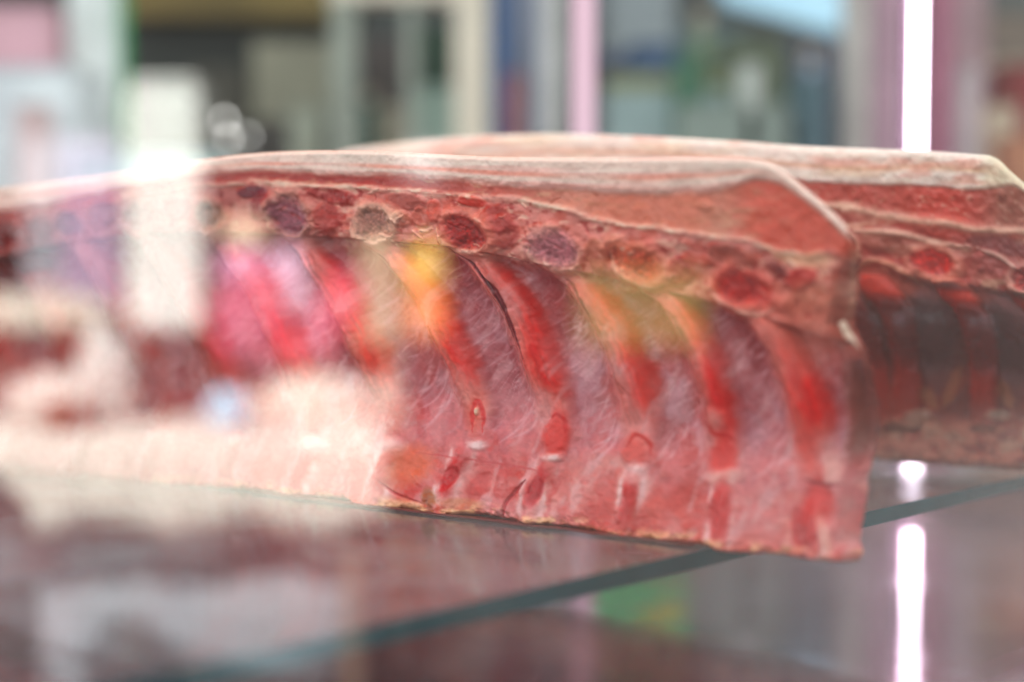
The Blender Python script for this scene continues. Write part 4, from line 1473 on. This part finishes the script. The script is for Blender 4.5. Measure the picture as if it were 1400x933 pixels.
# the cloth: a gathered sheet with a wavy drop
bm = bmesh.new()
rows = []
nx = 120
prof = [(0.47, 0.006), (0.2, 0.007), (0.0, 0.006), (-0.012, -0.004), (-0.016, -0.04), (-0.018, -0.09), (-0.018, -0.125)]
for (dy, dz) in prof:
    row = []
    for i in range(nx + 1):
        u = (i / nx - 0.5) * (wid + 0.03)
        wv = 0.006 * math.sin(i * 0.55) * (1 if dz < -0.01 else 0)
        hem = 0.010 * math.sin(i * 0.21 + 1) * (1 if dz < -0.05 else 0)
        pt = Vector((tc_.x, tc_.y, TZ)) + REX * u + REY * (dy - 0.22 + wv) + Z * (dz + hem)
        row.append(bm.verts.new(pt))
    rows.append(row)
for a, b in zip(rows, rows[1:]):
    for i in range(nx):
        bm.faces.new((a[i], a[i + 1], b[i + 1], b[i]))
cl = from_bm("cloth", bm, paint((200, 200, 192), 0.85, 0.10, 8.0), tb, True)
sol = cl.modifiers.new("thickness", "SOLIDIFY")
sol.thickness = 0.002
for sx in (-0.46, 0.46):
    for sy in (0.03, 0.40):
        p = Vector((tc_.x, tc_.y, 0)) + REX * (wid * sx) + REY * (sy - 0.22)
        tube("leg", (p.x, p.y, GROUND), (p.x, p.y, TZ - 0.024), 0.015, paint((90, 72, 56), 0.6), tb)


def aisle_thing(name, px, depth, label, cat, z=None):
    p = m_at(px, 500, depth)
    return empty(name, (p.x, p.y, TZ + 0.007 if z is None else z), label, cat)


ONT = lambda py, depth: py   # readability only
ytab = lambda depth: 466.5 + 0.0 + (371.4 - 466.5) + (CAM.z - TZ - 0.008) / (depth * AS) * FPX     # where the table top is seen at a depth

# dark crate with a tall white carton on it
t_ = aisle_thing("dark_crate", 232, 1.46, "dark brown crate reflected below the white column", "crate")
aisle_box("body", 192, 286, 462, ytab(1.46), 1.46, 0.14, (52, 30, 26), t_)
aisle_box("rim", 188, 290, 456, 462, 1.455, 0.15, (70, 42, 34), t_, 0.001)
t_ = aisle_thing("white_carton", 220, 1.48, "tall white carton reflected as a bright column at the left", "carton", m_at(220, 456, 1.48).z)
aisle_box("body", 166, 277, 118, 455.5, 1.48, 0.10, (228, 230, 228), t_, 0.02)
aisle_box("lid", 176, 268, 106, 117.6, 1.485, 0.09, (224, 226, 224), t_, 0.003)
# cloth bundles
t_ = aisle_thing("cloth_bundle", 70, 1.50, "flat cream cloth bundle reflected at the left edge", "bundle")
aisle_box("stack", -120, 150, 436, ytab(1.52), 1.52, 0.10, (86, 44, 36), t_)
lump("cloth", 55, 430, 1.50, 110, 30, (200, 194, 182), t_, 0.6, 3, 0.2)
t_ = aisle_thing("white_bag", 140, 1.40, "white bag reflected below the flat cream bundle", "bag")
lump("bag", 145, ytab(1.40) - 58, 1.40, 44, 62, (196, 194, 192), t_, 0.8, 5)
lump("knot", 132, ytab(1.40) - 122, 1.41, 15, 18, (236, 232, 226), t_, 0.8, 6, 0.1)
t_ = aisle_thing("grey_bag", 78, 1.36, "pale grey bag reflected at the far left beside the white bag", "bag")
lump("bag", 72, ytab(1.36) - 36, 1.36, 62, 38, (214, 206, 200), t_, 0.7, 8)
t_ = aisle_thing("brown_pot", 86, 1.30, "small brown pot reflected near the lower left", "pot")
pb_ = m_at(86, 600, 1.33)
lathe("pot", (pb_.x, pb_.y, TZ + 0.008), [(0.018, 0.0), (0.026, 0.01), (0.029, 0.03), (0.022, 0.040), (0.024, 0.043), (0.019, 0.043), (0.016, 0.01)], paint((120, 70, 40), 0.5), t_)
# pink cloth bunch
t_ = aisle_thing("pink_cloth", 370, 1.42, "bunched pink cloth reflected over the left ribs", "cloth")
aisle_box("basket", 300, 470, 492, ytab(1.47), 1.47, 0.08, (60, 30, 26), t_)
for q, (px_, py_, rx_, ry_, rgb_) in enumerate(((340, 430, 46, 56, (190, 84, 114)), (385, 395, 34, 46, (226, 196, 226)), (420, 448, 42, 44, (196, 88, 116)), (330, 372, 34, 30, (196, 140, 176)),
                                               (372, 476, 40, 22, (232, 110, 130)), (470, 412, 26, 40, (180, 66, 88)), (335, 320, 26, 22, (236, 214, 188)))):
    lump("fold", px_, py_, 1.44 + 0.02 * (q % 3), rx_, ry_, rgb_, t_, 0.5, 20 + q, 0.45)
# yellow and orange bottle on a dark stool
t_ = aisle_thing("dark_stool", 585, 1.5, "dark stool reflected under the yellow bottle", "stool", GROUND)
aisle_box("seat", 540, 640, 470, 486, 1.46, 0.12, (44, 34, 30), t_, 0.003)
for px_ in (550, 630):
    for dd in (1.47, 1.56):
        p = m_at(px_, 480, dd)
        tube("leg", (p.x, p.y, GROUND), (p.x, p.y, m_at(px_, 486, dd).z), 0.009, paint((44, 34, 30), 0.6), t_)
p = m_at(582, 470, 1.5)
t_ = empty("yellow_bottle", (p.x, p.y, p.z), "yellow and orange bottle reflected as a glowing blob on the ribs", "bottle")
hh = m_at(582, 330, 1.5).z - p.z
rr_ = 30 / FPX * 1.5 * AS
z0 = m_at(582, 469.5, 1.46).z
lathe("lower_body", (p.x, p.y, z0), [(rr_ * 0.8, 0.0), (rr_ * 0.95, 0.01), (rr_, hh * 0.45)], paint((214, 134, 70), 0.5), t_)
lathe("upper_body", (p.x, p.y, z0), [(rr_, hh * 0.452), (rr_ * 1.02, hh * 0.7), (rr_ * 0.6, hh * 0.88), (rr_ * 0.35, hh * 0.92), (rr_ * 0.35, hh)], paint((222, 182, 84), 0.5), t_)
# beige carton in between, pale blue packet on the table
t_ = aisle_thing("beige_carton", 515, 1.6, "slim beige carton reflected between pink cloth and yellow bottle", "carton")
aisle_box("body", 490, 545, 330, ytab(1.6), 1.6, 0.10, (176, 160, 132), t_)
aisle_box("flap", 492, 543, 326, 329.6, 1.6, 0.09, (160, 146, 120), t_, 0.0005)
t_ = aisle_thing("blue_packet", 310, 1.36, "small pale blue packet reflected on the cream cloth", "packet")
lump("packet", 312, ytab(1.36) - 26, 1.36, 30, 27, (150, 204, 232), t_, 0.5, 31, 0.25)
t_ = aisle_thing("cream_bundle", 455, 1.5, "wide cream cloth heap reflected at the right end of the table", "bundle")
lump("heap", 430, ytab(1.46) - 18, 1.46, 84, 42, (196, 194, 184), t_, 0.55, 35, 0.16)
lump("corner", 522, ytab(1.42) - 8, 1.42, 34, 46, (150, 148, 140), t_, 0.5, 37, 0.3)
# small white sign on a pole, yellow-green crate, lavender board, dark bin
t_ = aisle_thing("white_sign", 576, 2.0, "small white sign reflected on the back fat above the ribs", "sign", GROUND)
aisle_box("board", 552, 602, 200, 248, 2.0, 0.01, (150, 150, 156), t_, 0.002)
p = m_at(576, 250, 2.016)
tube("pole", (p.x, p.y, GROUND), (p.x, p.y, m_at(576, 230, 2.016).z), 0.006, paint((40, 36, 34), 0.6), t_)
t_ = aisle_thing("olive_crate", 880, 2.0, "faint yellow green crate reflected over the ribs right of centre", "crate", GROUND)
aisle_box("body", 790, 965, 372, 480, 2.0, 0.3, (112, 104, 56), t_, 0.02)
aisle_box("stand", 800, 955, 481, 900, 2.02, 0.25, (44, 36, 32), t_, 0.01)
t_ = aisle_thing("lavender_board", 70, 1.62, "pale lavender board reflected leaning at the far left", "board")
bp0, bp1 = m_at(15, 190, 1.66), m_at(150, 430, 1.60)
aisle_box("board", 60, 166, 190, ytab(1.62), 1.62, 0.015, (156, 140, 170), t_, 0.003)
aisle_box("edge_strip", 30, 84, 190, ytab(1.63), 1.615, 0.012, (140, 146, 158), t_, 0.002)
for q, (cx_, cy_, rx_, ry_, lb_) in enumerate(((150, 850, 120, 110, "added grey sack reflected as a pale veil below the cream table, left one"), (370, 840, 150, 100, "added grey sack reflected as a pale veil below the cream table, right one"))):
    t_ = aisle_thing("veil_sack", cx_, 1.45, lb_, "sack", GROUND)
    t_["group"] = "grey sacks added for the reflected veil"
    lump("sack", cx_, cy_, 1.45, rx_, ry_, (128, 136, 146), t_, 0.6, 50 + q, 0.14)  # grey lump added so the pane reflects a soft grey veil here
    aisle_box("pallet", cx_ - 60, cx_ + 60, cy_ + ry_ - 12, m_ground(1.45), 1.44, 0.2, (60, 54, 50), t_, 0.004)
t_ = aisle_thing("dark_bin", -20, 1.15, "dark round bin reflected in the lower left corner", "bin", GROUND)
pp = m_at(-50, 800, 1.1)
ht = m_at(-50, 660, 1.1).z - GROUND
lathe("drum", (pp.x, pp.y, GROUND), [(0.07, 0.0), (0.08, 0.05), (0.085, ht * 0.8), (0.075, ht * 0.96), (0.045, ht)], paint((44, 26, 24), 0.7), t_)
lathe("lid", (pp.x, pp.y, GROUND + ht + 0.001), [(0.045, 0.0), (0.042, 0.008), (0.015, 0.014)], paint((56, 34, 30), 0.7), t_)
